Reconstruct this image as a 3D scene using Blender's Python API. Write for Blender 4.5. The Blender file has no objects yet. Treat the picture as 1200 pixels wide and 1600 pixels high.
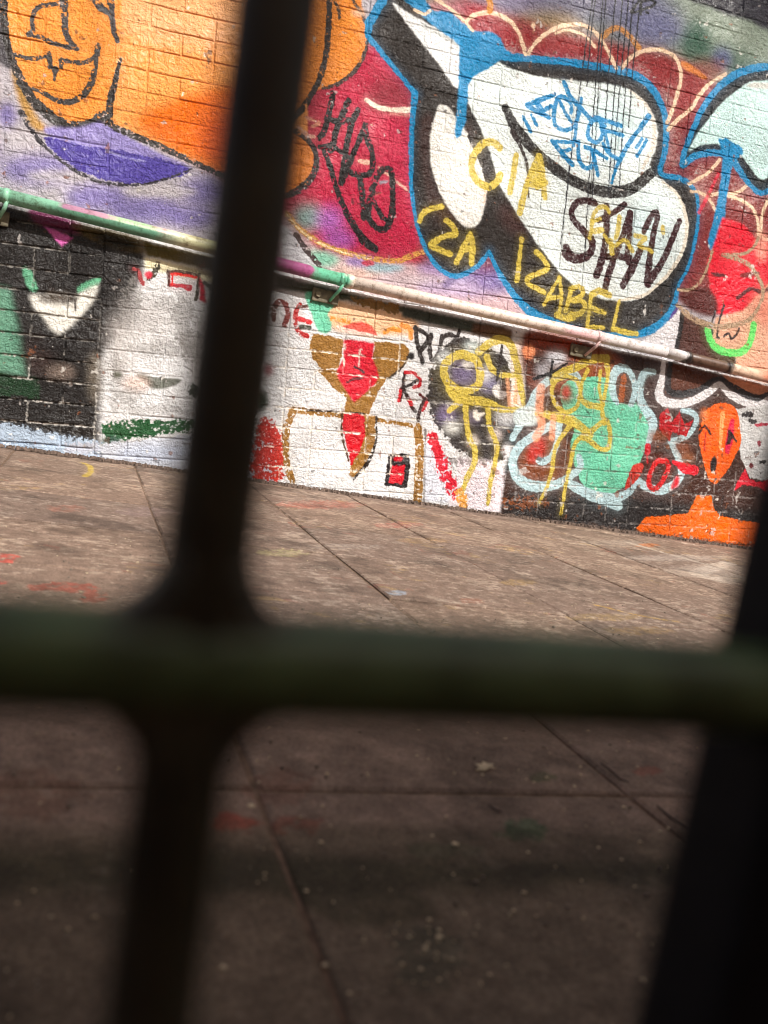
import bpy, bmesh, math, random
import numpy as np
from mathutils import Matrix, Vector

# ------------------------------------------------------------------ camera, sky, sun, exposure
SC = bpy.context.scene
COL = SC.collection
F = 1360.0                       # focal length in pixels of the 1200 x 1600 photograph
CZ = 0.358                       # camera height over the world origin
DW = 3.2827                      # distance from the camera to the wall plane
MC = np.array([[0.9430959676692664, -0.07634814590832101, -0.3236370751047102],
               [0.048205013572928765, 0.9943938773949533, -0.09411213134269336],
               [0.32900801271762947, 0.07315584197992897, 0.9414892194559659]])


def w3(v):                       # (right, down, forward) along the wall -> world axes
    return Vector((float(v[0]), float(v[2]), -float(v[1])))


cam_d = bpy.data.cameras.new('camera')
cam = bpy.data.objects.new('camera', cam_d)
COL.objects.link(cam)
rx, dn, fw = w3(MC[0]), w3(MC[1]), w3(MC[2])
cam.matrix_world = Matrix(((rx.x, -dn.x, -fw.x, 0), (rx.y, -dn.y, -fw.y, 0),
                           (rx.z, -dn.z, -fw.z, CZ), (0, 0, 0, 1)))
cam_d.sensor_fit = 'VERTICAL'
cam_d.sensor_height = 6.4
cam_d.sensor_width = 4.8
cam_d.lens = 6.4 * F / 1600.0
cam_d.clip_start = 0.01
cam_d.clip_end = 500
cam_d.dof.use_dof = True
cam_d.dof.focus_distance = 3.1
cam_d.dof.aperture_fstop = 0.95
SC.camera = cam

SUN_EL, SUN_AZ = math.radians(42), math.radians(25)      # azimuth: to the right of the wall's normal
SUN_DIR = Vector((math.sin(SUN_AZ) * math.cos(SUN_EL), -math.cos(SUN_AZ) * math.cos(SUN_EL), math.sin(SUN_EL)))
world = bpy.data.worlds.new('World')
SC.world = world
world.use_nodes = True
wn = world.node_tree
bg = wn.nodes['Background']
sky = wn.nodes.new('ShaderNodeTexSky')
sky.sky_type = 'NISHITA'
sky.sun_disc = False
sky.sun_elevation = SUN_EL
sky.sun_rotation = math.atan2(SUN_DIR.x, SUN_DIR.y)
wn.links.new(sky.outputs[0], bg.inputs[0])
bg.inputs[1].default_value = 0.07
sky.dust_density = 7.0
sky.ozone_density = 0.6
sun_d = bpy.data.lights.new('sun', 'SUN')
sun_d.energy = 4.6
sun_d.angle = math.radians(0.53)
sun_d.color = (1.0, 0.965, 0.92)
sun = bpy.data.objects.new('sun', sun_d)
COL.objects.link(sun)
sun.rotation_euler = SUN_DIR.to_track_quat('Z', 'Y').to_euler()
sun.location = (3, -6, 8)
vs = SC.view_settings
vs.view_transform = 'Standard'
vs.look = 'None'
vs.exposure = 0.22
vs.gamma = 1.0
SC.cycles.use_denoising = True
SC.cycles.max_bounces = 6
SC.cycles.filter_width = 1.1

# ------------------------------------------------------------------ photograph pixel -> wall / pavement
UW = Vector((0.997155, 0.0, -0.075382))                  # along the sloping pavement
EW = Vector((0.005521, 0.997314, 0.073031)).normalized() # across it, towards the wall
NW = Vector((0.075180, -0.073240, 0.994477)).normalized()
HG = 0.3558                                              # camera height over the pavement
CAMP = Vector((0, 0, CZ))


def ray(x, y):
    return w3(MC.T @ np.array([(x - 600) / F, (y - 800) / F, 1.0]))


def on_wall(x, y, off=0.0):      # point where the pixel's ray meets the wall plane (off = in front of it)
    r = ray(x, y)
    return CAMP + r * ((DW - off) / r.y)


def on_pave(x, y):               # (u, e) on the pavement
    r = ray(x, y)
    p = r * (-HG / r.dot(NW))
    return p.dot(UW), p.dot(EW)


def pave_pt(u, e, h=0.0):
    return CAMP + UW * u + EW * e + NW * (h - HG)


def to_px(p):
    d = p - CAMP
    v = MC @ np.array([d.x, -d.z, d.y])
    return (600 + F * v[0] / v[2], 800 + F * v[1] / v[2], v[2]) if v[2] > 0.01 else (-9e3, -9e3, 1e3)


# ------------------------------------------------------------------ a small spray-paint rasteriser (numpy)
RNG = np.random.default_rng(7)


def lin(c):
    c = np.asarray(c, float) / 255.0
    return np.where(c <= 0.04045, c / 12.92, ((c + 0.055) / 1.055) ** 2.4)


def vnoise(h, w, cell, rng=RNG):
    ch, cw = (cell, cell) if np.isscalar(cell) else cell
    gh, gw = int(h / ch) + 3, int(w / cw) + 3
    g = rng.random((gh, gw)).astype(np.float32)
    ys, xs = np.arange(h) / ch, np.arange(w) / cw
    yi, xi = ys.astype(int), xs.astype(int)
    fy, fx = (ys - yi)[:, None], (xs - xi)[None]
    fy, fx = fy * fy * (3 - 2 * fy), fx * fx * (3 - 2 * fx)
    a = g[np.ix_(yi, xi)] * (1 - fx) + g[np.ix_(yi, xi + 1)] * fx
    b = g[np.ix_(yi + 1, xi)] * (1 - fx) + g[np.ix_(yi + 1, xi + 1)] * fx
    return (a * (1 - fy) + b * fy).astype(np.float32)


def fbm(h, w, cell, n=3, rng=RNG):
    o, t, a = np.zeros((h, w), np.float32), 0, 1.0
    for k in range(n):
        o += a * vnoise(h, w, max(1.0, cell / 2 ** k) if np.isscalar(cell) else tuple(max(1.0, c / 2 ** k) for c in cell), rng)
        t += a
        a *= 0.6
    return o / t


def spline(pts, closed=False, n=6):
    p = np.asarray(pts, float)
    if len(p) < 3:
        return p
    if closed:
        q = np.vstack([p[-1], p, p[0], p[1]])
        m = len(p)
    else:
        q = np.vstack([2 * p[0] - p[1], p, 2 * p[-1] - p[-2]])
        m = len(p) - 1
    out = []
    for i in range(m):
        a, b, c, d = q[i], q[i + 1], q[i + 2], q[i + 3]
        for t in np.arange(n) / n:
            out.append(0.5 * (2 * b + (c - a) * t + (2 * a - 5 * b + 4 * c - d) * t * t + (3 * b - a - 3 * c + d) * t ** 3))
    if not closed:
        out.append(p[-1])
    return np.array(out)


def blur(m, r):
    r = int(max(0, round(r)))
    if r == 0:
        return m
    for _ in range(2):
        for ax in (0, 1):
            p = np.pad(m, [(r + 1, r) if k == ax else (0, 0) for k in (0, 1)], mode='edge')
            c = np.cumsum(p, axis=ax, dtype=np.float32)
            m = (np.take(c, range(2 * r + 1, c.shape[ax]), ax) - np.take(c, range(0, c.shape[ax] - 2 * r - 1), ax)) / (2 * r + 1)
    return m


class Canvas:
    def __init__(s, x0, x1, y0, y1, res, proj, base):
        s.x0, s.y0, s.res, s.proj = x0, y0, res, proj
        s.w, s.h = int((x1 - x0) * res), int((y1 - y0) * res)
        s.ext = ((x1 - x0), (y1 - y0))
        s.a = np.empty((s.h, s.w, 3), np.float32)
        s.a[:] = lin(base)
        s.grit = fbm(s.h, s.w, 3.6, 2)          # dry-spray grain
        s.clump = fbm(s.h, s.w, 16, 3)

    def pt(s, p):
        x, y = s.proj(p[0], p[1])
        return ((x - s.x0) * s.res, (y - s.y0) * s.res)

    def scale(s, p):
        a, b, c = s.pt(p), s.pt((p[0] + 1, p[1])), s.pt((p[0], p[1] + 1))
        return math.sqrt(abs((b[0] - a[0]) * (c[1] - a[1]) - (b[1] - a[1]) * (c[0] - a[0])))

    def mix(s, m, x, y, col, alpha, rough, col2=None):
        h, w = m.shape
        xa, ya, xb, yb = max(0, x), max(0, y), min(s.w, x + w), min(s.h, y + h)
        if xa >= xb or ya >= yb:
            return
        m = m[ya - y:yb - y, xa - x:xb - x]
        sl = (slice(ya, yb), slice(xa, xb))
        if rough:
            wg = .45 if rough < .3 else .72
            g = np.clip((wg * s.grit[sl] + (1 - wg) * s.clump[sl] - .5) * 2.6 + .5, 0, 1)
            m = np.clip((m * (1.25 - .92 * rough) - g) * 5 + .5 * (m > .9), 0, 1) * np.clip(m * 3, 0, 1) + m * .15 * (1 - rough)
            m = np.clip(m, 0, 1)
        m = (m * alpha)[..., None]
        c = lin(col)
        s.a[sl] = s.a[sl] * (1 - m) + c * m

    def poly(s, pts, col, soft=0.8, smooth=True, alpha=1.0, rough=0.0):
        q = spline(pts, True) if smooth else np.asarray(pts, float)
        sc = s.scale(np.mean(np.asarray(pts, float), 0))
        c = np.array([s.pt(p) for p in q])
        r = soft * sc
        pad = int(2 * r) + 3
        x0, y0 = (np.floor(c.min(0)) - pad).astype(int)
        x1, y1 = (np.ceil(c.max(0)) + pad).astype(int)
        x0, y0, x1, y1 = max(x0, -pad), max(y0, -pad), min(x1, s.w + pad), min(y1, s.h + pad)
        if x1 <= x0 or y1 <= y0:
            return
        h, w = y1 - y0, x1 - x0
        t = np.zeros((h, w + 1), np.int32)
        for i in range(len(c)):
            (ax, ay), (bx, by) = c[i] - (x0, y0), c[(i + 1) % len(c)] - (x0, y0)
            if ay == by:
                continue
            if ay > by:
                ax, ay, bx, by = bx, by, ax, ay
            ra, rb = max(0, math.ceil(ay - 0.5)), min(h, math.ceil(by - 0.5))
            if ra >= rb:
                continue
            rr = np.arange(ra, rb)
            xc = ax + (rr + 0.5 - ay) / (by - ay) * (bx - ax)
            np.add.at(t, (rr, np.clip(np.ceil(xc - 0.5), 0, w).astype(int)), 1)
        m = (np.cumsum(t, 1)[:, :w] % 2).astype(np.float32)
        s.mix(blur(m, max(r * 0.5, 0.6)), x0, y0, col, alpha, rough)

    def line(s, pts, wd, col, soft=0.8, smooth=True, alpha=1.0, rough=0.0, closed=False, halo=0.10):
        p = np.asarray(pts, float)
        wds = np.full(len(p), wd, float) if np.isscalar(wd) else np.asarray(wd, float)
        q3 = np.column_stack([p, wds])
        if closed:
            q3 = np.vstack([q3, q3[:1]])
        q = spline(q3, False) if (smooth and len(p) > 2) else q3
        sc = s.scale(p.mean(0))
        c = np.array([s.pt(v) for v in q[:, :2]])
        rad = np.maximum(q[:, 2] * 0.54 * sc, 0.55)
        sf = max(0.7, soft * sc)
        hw = (rad.max() * .9 + 3) if halo else 0
        pad = int(rad.max() + sf + 2 * hw) + 3
        x0, y0 = (np.floor(c.min(0)) - pad).astype(int)
        x1, y1 = (np.ceil(c.max(0)) + pad).astype(int)
        h, w = y1 - y0, x1 - x0
        if h > 4000 or w > 4000:
            return
        buf = np.full((h, w), -99.0, np.float32)
        for i in range(len(c) - 1):
            a, b = c[i] - (x0, y0), c[i + 1] - (x0, y0)
            k = int(max(rad[i], rad[i + 1]) + sf + 2 * hw) + 2
            xa, xb = int(max(0, min(a[0], b[0]) - k)), int(min(w, max(a[0], b[0]) + k + 1))
            ya, yb = int(max(0, min(a[1], b[1]) - k)), int(min(h, max(a[1], b[1]) + k + 1))
            gx, gy = np.arange(xa, xb)[None] + 0.5, np.arange(ya, yb)[:, None] + 0.5
            d = b - a
            L = d @ d + 1e-9
            t = np.clip(((gx - a[0]) * d[0] + (gy - a[1]) * d[1]) / L, 0, 1)
            v = rad[i] + (rad[i + 1] - rad[i]) * t - np.hypot(gx - a[0] - t * d[0], gy - a[1] - t * d[1])
            np.maximum(buf[ya:yb, xa:xb], v, out=buf[ya:yb, xa:xb])
        if halo:                                   # overspray round the stroke
            s.mix((np.clip(1 + buf / (2 * hw), 0, 1) ** 2).astype(np.float32), x0, y0, col, alpha * halo, 0)
        xa, ya, xb, yb = max(0, x0), max(0, y0), min(s.w, x1), min(s.h, y1)
        if xa < xb and ya < yb:                    # uneven width and density
            buf[ya - y0:yb - y0, xa - x0:xb - x0] += (s.clump[ya:yb, xa:xb] - .5) * min(rad.mean() * .55, 2.4)
        m = np.clip(buf / sf + 0.5, 0, 1)
        m = m * m * (3 - 2 * m)
        if xa < xb and ya < yb and rad.mean() > 2:
            m[ya - y0:yb - y0, xa - x0:xb - x0] *= 1 - .30 * np.clip((s.grit[ya:yb, xa:xb] - .55) * 4, 0, 1)
        s.mix(m, x0, y0, col, alpha, rough)

    def blob(s, c, rx, ry, col, alpha=1.0, hard=0.0, rough=0.0, ang=0.0):
        n = 24
        ca, sa = math.cos(math.radians(ang)), math.sin(math.radians(ang))
        pts = []
        for i in range(n):
            t = 2 * math.pi * i / n
            px, py = rx * math.cos(t), ry * math.sin(t)
            pts.append((c[0] + px * ca - py * sa, c[1] + px * sa + py * ca))
        s.poly(pts, col, max(0.8, min(rx, ry) * (1 - hard) * 0.9), False, alpha, rough)

    def warp(s, amp, cell):
        dx = ((fbm(s.h, s.w, cell, 2) - 0.5) * 2 * amp)
        dy = ((fbm(s.h, s.w, cell, 2) - 0.5) * 2 * amp)
        yy = np.clip(np.arange(s.h)[:, None] + dy, 0, s.h - 1).astype(np.int32)
        xx = np.clip(np.arange(s.w)[None] + dx, 0, s.w - 1).astype(np.int32)
        s.a = s.a[yy, xx]

    def image(s, name, gain=0.88, sat=1.0, con=1.0):
        lum = s.a.mean(-1, keepdims=True)
        a = np.clip((lum + (s.a - lum) * sat) * gain, 0.004, 1) ** con
        a = np.where(a <= 0.0031308, a * 12.92, 1.055 * np.power(a, 1 / 2.4) - 0.055)
        px = np.ones((s.h, s.w, 4), np.float32)
        px[..., :3] = a
        im = bpy.data.images.new(name, s.w, s.h, alpha=False)
        im.pixels.foreach_set(px.ravel())
        im.update()
        im.pack()
        return im

# ------------------------------------------------------------------ brick bond (needed by the paint as well)
CH, BL, BHD, JT = 0.075, 0.2255, 0.1128, 0.0055           # course, stretcher and header pitch, joint
XJ = 0.034                                                # straight vertical joint in the wall
WX0, WX1, WZ1 = -3.2, 6.2, 3.15


def bond():
    """list of (x0, x1, z0, z1) brick pitches for the whole wall"""
    rnd = random.Random(3)
    out = []
    for side in (0, 1):
        ph = (CZ - 0.005) if side == 0 else (CZ - 0.026)
        k0, k1 = math.floor((-1.1 - ph) / CH), math.ceil((WZ1 - ph) / CH)
        for k in range(k0, k1):
            z0 = ph + k * CH
            x, d = XJ, (1 if side else -1)
            if k % 2:
                x += d * BHD
                out.append((min(XJ, x), max(XJ, x), z0, z0 + CH))
            while WX0 < x < WX1:
                L = BHD if rnd.random() < (0.30 if side else 0.14) else BL
                out.append((min(x, x + d * L), max(x, x + d * L), z0, z0 + CH))
                x += d * L
    return out


BRICKS = bond()

# ------------------------------------------------------------------ the graffiti on the wall, in photograph pixels
W = Canvas(-1.3, 4.0, -0.4, 2.85, 480, lambda x, y: ((lambda p: (p.x, p.z))(on_wall(x, y))), (186, 180, 186))
P, LN, B = W.poly, W.line, W.blob
BLK, BLU, YEL, MINT, LBL, GOLD = (44, 40, 38), (28, 138, 188), (212, 190, 88), (120, 204, 172), (188, 214, 220), (160, 118, 58)
WHT, CRM, RED, CRI, BUR, ORG = (238, 240, 240), (236, 206, 176), (214, 26, 52), (186, 42, 74), (132, 52, 52), (244, 112, 22)

# --- upper band: backgrounds
P([(640, -300), (1900, -300), (1900, 330), (1000, 150), (640, 40)], (134, 146, 132), 30, False)
B((900, 0), 150, 45, (108, 104, 128), .9)
B((1010, 40), 60, 40, (100, 100, 134), .8)
B((780, 10), 60, 40, (140, 130, 160), .7)
B((850, 40), 60, 22, (146, 118, 72), .8)
B((1087, 66), 24, 34, (44, 84, 66), .95, .3)
B((1125, 95), 60, 22, (66, 96, 80), .7)
B((1128, 92), 16, 18, (92, 92, 140), .7)
B((1030, 45), 40, 25, (104, 104, 140), .6)
P([(1085, -10), (1300, -60), (1500, 100), (1300, 80), (1200, 48), (1172, 33), (1140, 25), (1110, 12)], (32, 30, 42), 6)
P([(470, 100), (600, 60), (680, 60), (720, -5), (900, 60), (1060, 90), (1120, 130), (1180, 200), (1260, 330), (1250, 520), (1060, 470),
   (900, 520), (650, 440), (520, 420), (440, 330), (440, 160)], BUR, 14, False)
P([(470, 110), (570, 70), (640, 140), (650, 420), (560, 418), (480, 380), (430, 330), (430, 180)], CRI, 10)
B((610, 150), 40, 30, (142, 56, 66), .8)
B((620, 235), 30, 70, (196, 60, 88), .6)
B((500, 190), 30, 60, (178, 58, 76), .7)
B((745, 65), 70, 30, (180, 60, 80), .6)
B((700, 12), 40, 14, (190, 120, 130), .8)
B((750, 20), 22, 12, (176, 34, 60), .8)
for c, a, b in (((800, 70), 45, 28), ((890, 85), 65, 30), ((1010, 110), 50, 30), ((1075, 150), 40, 40), ((950, 90), 30, 20)):
    B(c, a, b, (150, 44, 46), .75)
for c, a, b in (((780, 80), 50, 14), ((880, 95), 70, 10), ((990, 112), 30, 14), ((1040, 160), 16, 30), ((1048, 235), 16, 40), ((1090, 300), 22, 40), ((1170, 300), 30, 30)):
    B(c, a, b, (176, 130, 126), .75, 0, .5)
B((1105, 110), 30, 16, (150, 70, 60), .6)
# lilac / pink band under the letters
P([(440, 330), (500, 395), (640, 410), (700, 430), (790, 440), (840, 480), (900, 530), (700, 500), (560, 470), (430, 440)], (206, 178, 182), 8, False)
for c, a, b, col in (((500, 405), 30, 14, (120, 196, 168)), ((560, 425), 40, 14, (216, 186, 172)), ((565, 408), 26, 9, (146, 122, 190)), ((600, 418), 32, 9, (150, 188, 200)),
                     ((640, 440), 60, 10, (206, 190, 196)), ((690, 420), 40, 12, (168, 142, 186)), ((740, 440), 40, 22, (132, 116, 172)), ((780, 440), 20, 20, (122, 108, 168)),
                     ((700, 450), 50, 12, (196, 178, 206)), ((480, 340), 26, 22, (130, 178, 172)), ((515, 345), 22, 22, (170, 110, 190)), ((530, 375), 26, 18, (160, 92, 168)),
                     ((620, 400), 40, 10, (176, 44, 78))):
    B(c, a, b, col, .85)
P([(690, 445), (712, 420), (735, 400), (742, 410), (720, 430), (700, 450)], (116, 98, 146), 4, alpha=.7)
B((575, 411), 10, 5, (190, 40, 74), .9, .5)
P([(436, 350), (452, 358), (470, 382), (500, 418), (440, 404)], (212, 212, 216), 3, False)
LN([(462, 368), (478, 390), (499, 416)], 8, (72, 56, 56), 1, rough=.2)
LN([(447, 335), (470, 360), (500, 380), (540, 395), (580, 404), (620, 408), (642, 400), (668, 392)], 8, (206, 152, 84), 1.5, rough=.45)
LN([(447, 335), (470, 361), (500, 381), (540, 396), (580, 405)], 3, (240, 214, 168), 1, rough=.5)
# --- upper left: orange face and lavender wall
for c, a, b in (((60, 265), 60, 24), ((150, 308), 50, 22), ((225, 328), 60, 24), ((320, 300), 40, 24), ((10, 180), 16, 20), ((300, 340), 40, 18), ((-60, 240), 60, 30)):
    B(c, a, b, (122, 110, 172), .85)
B((90, 275), 50, 10, (196, 190, 190), .7)
B((250, 300), 60, 9, (200, 194, 196), .7)
P([(-150, -150), (8, -150), (14, 60), (22, 110), (-20, 90), (-120, 60)], (84, 80, 84), 4)
P([(160, -160), (480, -160), (480, 290), (356, 272), (300, 252), (240, 224), (190, 200), (166, 194)], (244, 166, 92), 2, False)
P([(190, -80), (370, -80), (370, 60), (250, 70), (190, 40)], (238, 178, 126), 26, alpha=.85)
P([(220, 180), (380, 140), (380, 290), (330, 262), (250, 222)], (238, 116, 24), 16, alpha=.9)
B((345, 215), 30, 40, (226, 84, 20), .5)
P([(4, -60), (12, 60), (26, 105), (48, 150), (78, 180), (112, 196), (142, 192), (166, 172), (178, 100), (176, -60)], (246, 160, 78), 1)
P([(20, 108), (60, 185), (82, 205), (50, 200), (26, 150)], (190, 148, 82), 6)
LN([(4, -60), (6, 30), (12, 75), (26, 112), (46, 150), (76, 180), (108, 198), (140, 194), (160, 180)], [12, 11, 10, 12, 14, 16, 17, 15, 14], (62, 58, 56), .8, rough=.25)
LN([(172, -30), (174, 20), (177, 45), (183, 64)], [11, 10, 9, 7], (70, 66, 66), .8, rough=.2)
LN([(188, 94), (180, 125), (172, 160), (170, 195)], [5, 8, 10, 11], (62, 58, 56), .8, rough=.2)
LN([(90, 5), (67, 9), (54, 18), (50, 32), (51, 48), (43, 54), (52, 57), (67, 60), (83, 68), (100, 73), (120, 76)], 6.5, (84, 80, 80), .7, rough=.2)
LN([(98, -10), (101, 33), (103, 55), (118, 75)], [12, 10, 9, 8], (80, 76, 76), .7, rough=.2)
LN([(145, -4), (157, 12), (170, 22)], [12, 11, 8], (84, 82, 84), .8, rough=.2)
LN([(20, 84), (35, 89), (50, 92), (71, 89)], 6.5, (80, 76, 74), .7, rough=.2)
LN([(76, 84), (78, 104)], 7.5, (74, 70, 68), .7, rough=.2)
P([(78, 104), (92, 104), (85, 131)], (74, 70, 68), .8, False, rough=.2)
LN([(95, 104), (96, 94), (110, 97), (130, 98), (143, 92), (151, 84), (153, 71)], 6.5, (78, 74, 72), .7, rough=.2)
LN([(152, 74), (150, 95), (146, 118), (138, 138), (125, 152), (108, 160), (90, 158), (75, 150), (62, 143), (40, 137), (26, 131)], [7, 7, 8, 9, 9, 9, 8, 7, 6, 5, 4], (76, 72, 70), .7, rough=.2)
P([(68, 200), (120, 200), (158, 192), (200, 214), (246, 238), (300, 264), (230, 262), (150, 244), (90, 222)], (150, 140, 194), 4)
P([(70, 214), (110, 224), (165, 233), (215, 240), (262, 252), (298, 265), (270, 278), (230, 286), (185, 285), (140, 274), (105, 255), (80, 234)], (88, 76, 158), 3, rough=.1)
LN([(165, 236), (200, 248), (226, 252)], 3, (150, 146, 198), 2, rough=.4)
LN([(33, 176), (50, 205), (70, 230), (100, 255), (135, 277), (165, 287), (215, 289), (250, 283), (280, 272), (300, 264)], [9, 7, 5, 5, 5, 5, 4, 4, 3, 2], (64, 60, 66), 1, rough=.3)
LN([(166, 194), (200, 208), (240, 225), (280, 243), (320, 262), (358, 280)], [6, 10, 10, 9, 8, 9], (72, 68, 66), 1, rough=.3)
# --- orange bubbles beside the bar
P([(440, -60), (545, -60), (565, 10), (574, 46), (570, 82), (555, 110), (528, 130), (490, 145), (460, 180), (420, 190)], (232, 146, 64), 1)
LN([(535, -30), (550, 0), (566, 24), (574, 52), (570, 82), (555, 110), (530, 130), (505, 138)], [4, 5, 5, 4, 5, 6, 6, 5], (74, 62, 56), .8, rough=.25)
LN([(515, -20), (513, 40), (508, 90), (496, 130), (470, 172), (440, 200)], 8.5, (66, 58, 54), .9, rough=.2)
LN([(522, 0), (528, 14), (530, 28)], 5, (80, 66, 56), 1, rough=.3)
P([(420, 210), (462, 206), (484, 226), (490, 250), (482, 276), (455, 298), (420, 300)], (230, 140, 56), 1.5)
LN([(462, 206), (486, 226), (494, 250), (486, 278), (458, 302), (430, 306)], [7, 8, 9, 10, 10, 9], (58, 50, 48), 1, rough=.2)
# --- crimson field: white ticks and the black dripping tag
LN([(572, 157), (590, 167), (612, 172), (642, 172)], [6, 7, 7, 8], (244, 232, 214), .9)
LN([(610, 178), (642, 181)], 4, (214, 150, 140), 2, alpha=.7)
LN([(478, 184), (498, 192), (488, 198)], 5, (214, 150, 124), 1, rough=.3)
LN([(466, 199), (480, 212), (490, 214)], 6, (220, 170, 150), 1, rough=.3)
LN([(562, 252), (575, 254)], 7, (232, 190, 170), 1.4, rough=.2)
LN([(592, 262), (612, 278), (640, 300)], 4, (226, 180, 164), 1.2, rough=.3)
LN([(594, 286), (604, 284)], 4, (150, 140, 150), 2)
TAG = (36, 31, 31)
for s, wd in (([(520, 146), (516, 166), (511, 186), (506, 206), (498, 216)], 8), ([(544, 158), (536, 176), (526, 200), (520, 226), (516, 236)], 9),
              ([(559, 173), (550, 190), (544, 214), (540, 236), (536, 262), (533, 286)], 9), ([(570, 196), (572, 214), (580, 236), (582, 258), (576, 272), (558, 274), (545, 268)], 8.5),
              ([(569, 200), (558, 226), (548, 250), (534, 286)], 8), ([(510, 184), (526, 190), (548, 188)], 8), ([(498, 230), (516, 228), (530, 236), (548, 248)], 6),
              ([(503, 230), (514, 256), (524, 290), (538, 326), (556, 358), (572, 380), (586, 389)], [6, 8, 8, 9, 10, 13, 11]), ([(562, 276), (566, 306), (568, 340)], 9),
              ([(598, 264), (586, 282), (578, 312), (576, 340), (588, 356), (602, 358), (611, 340), (613, 300), (610, 268), (598, 264)], 9), ([(584, 316), (596, 338), (606, 346)], 7)):
    LN(s, wd, TAG, .8, rough=.12)
# --- the big bubble letter: black body, white fills, blue outline
SIL = [(596, -40), (588, 0), (572, 34), (570, 56), (598, 88), (648, 148), (644, 190), (641, 240), (643, 300), (651, 350), (664, 388), (682, 416), (702, 430), (722, 430),
       (746, 416), (764, 393), (776, 420), (800, 458), (830, 488), (872, 508), (930, 522), (990, 525), (1028, 512), (1050, 486), (1058, 452), (1074, 418), (1086, 370),
       (1090, 330), (1084, 298), (1064, 280), (1030, 272), (1037, 240), (1040, 200), (1034, 168), (1018, 138), (990, 118), (950, 108), (890, 99), (840, 94), (800, 90), (740, 60), (690, 24), (640, -8), (620, -40)]
P(SIL, (50, 44, 40), .8, False)
B((730, 250), 10, 60, (84, 54, 46), .5)
P([(655, 200), (675, 180), (672, 260), (690, 320), (668, 320)], (74, 48, 44), 6, alpha=.6)
B((700, 335), 22, 20, (86, 50, 42), .5)
B((800, 345), 30, 16, (82, 50, 46), .6, ang=50)
P([(613, 4), (633, 18), (667, 37), (700, 56), (717, 67), (716, 138), (687, 103), (653, 60), (630, 30)], WHT, .7)
P([(655, 33), (700, 57), (717, 68), (716, 74), (690, 60), (660, 44)], (196, 198, 196), 1.5, False)
P([(684, 168), (694, 165), (706, 174), (722, 196), (738, 222), (751, 247), (760, 283), (758, 317), (750, 345), (735, 357), (717, 347), (697, 320), (680, 283), (672, 247), (673, 207)], (238, 236, 230), .7)
LN([(686, 170), (698, 176), (708, 186)], 6, (204, 204, 200), 1.5)
LN([(742, 226), (754, 254), (759, 285), (756, 318)], 3.5, (238, 216, 200), 1.4)
P([(733, 120), (760, 107), (779, 97), (800, 108), (833, 118), (880, 125), (940, 130), (980, 138), (1008, 158), (1022, 182), (1028, 207), (1024, 233), (1014, 258), (1028, 277), (1050, 290), (1068, 312),
   (1077, 345), (1075, 380), (1062, 412), (1042, 440), (1015, 462), (985, 472), (945, 469), (906, 455), (876, 428), (840, 383), (807, 334), (779, 287), (766, 240), (748, 195), (731, 162), (729, 138)], (232, 240, 238), .7, False)
B((955, 196), 46, 46, (204, 232, 236), .75)
B((1008, 366), 46, 62, (206, 230, 234), .7)
LN([(985, 142), (1010, 165), (1021, 195), (1020, 228), (1004, 262)], [3, 6, 7, 7, 5], (222, 214, 202), 1.5)
LN([(1035, 284), (1060, 306), (1073, 345), (1070, 380), (1056, 412), (1034, 440), (1005, 462), (965, 470)], [3, 5, 6, 6, 6, 6, 5, 3], (232, 224, 208), 1.2)
LN([(789, 168), (803, 196), (828, 228), (862, 260), (900, 285), (945, 300), (985, 296), (1016, 272), (1032, 262)], [11, 15, 15, 15, 15, 16, 16, 15, 12], (46, 42, 40), .8)
LN([(800, 205), (815, 234), (824, 264), (826, 308)], [8, 5, 4, 2.5], (52, 42, 40), .7)
LN([(733, 214), (752, 250), (764, 284), (772, 300)], [6, 9, 10, 8], (50, 43, 40), .8)
LN([(1040, 282), (1062, 300), (1077, 330), (1081, 360), (1074, 398), (1056, 432), (1030, 462), (1000, 482), (960, 488)], [5, 7, 9, 11, 13, 17, 22, 24, 22], (46, 42, 40), 1.0)
P([(796, 90), (840, 97), (900, 103), (950, 112), (990, 124), (1018, 146), (1034, 176), (1037, 206), (1030, 204), (1016, 170), (990, 142), (940, 128), (880, 122), (800, 106), (780, 96)], (50, 45, 42), .7)
OUT = [(612, -40), (598, 0), (576, 36), (574, 56), (600, 88), (648, 146), (644, 190), (642, 240), (643, 300), (651, 350), (664, 388), (682, 416), (702, 430), (722, 430), (746, 416), (764, 394)]
LN(OUT[:6], [14, 13, 12, 9, 8, 8], BLU, .7, False)
LN(OUT[5:], [9, 8, 7, 6.5, 6, 6, 7, 7, 7, 7, 6], BLU, .7)
LN([(764, 394), (776, 420), (800, 458), (830, 488), (872, 508), (930, 521), (988, 524), (1028, 510), (1050, 484), (1059, 450)], [6, 7, 9, 12, 12, 6, 9, 13, 11, 6], BLU, .8)
LN([(1059, 450), (1063, 440), (1076, 415), (1087, 370), (1091, 330), (1085, 298), (1065, 280), (1032, 271), (1038, 240), (1041, 200), (1035, 168), (1018, 138), (990, 117), (950, 107), (890, 98), (840, 93), (790, 89)],
   [5, 5, 5, 5.5, 6, 7, 8, 8, 9, 10, 10, 11, 11, 10, 9, 9, 10], BLU, .7)
LN([(1047, 500), (1056, 484), (1058, 478)], 5, (84, 52, 130), 1)
P([(630, -30), (656, -10), (677, 18), (688, 17), (704, 18), (720, 34), (742, 49), (768, 50), (782, 60), (788, 76), (800, 84), (806, 96), (782, 94), (760, 109), (740, 120), (731, 132), (730, 160),
   (727, 190), (720, 212), (712, 217), (710, 204), (714, 170), (716, 130), (717, 100), (717, 72), (704, 60), (676, 40), (655, 22), (625, -6)], BLU, .7, False)
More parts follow.
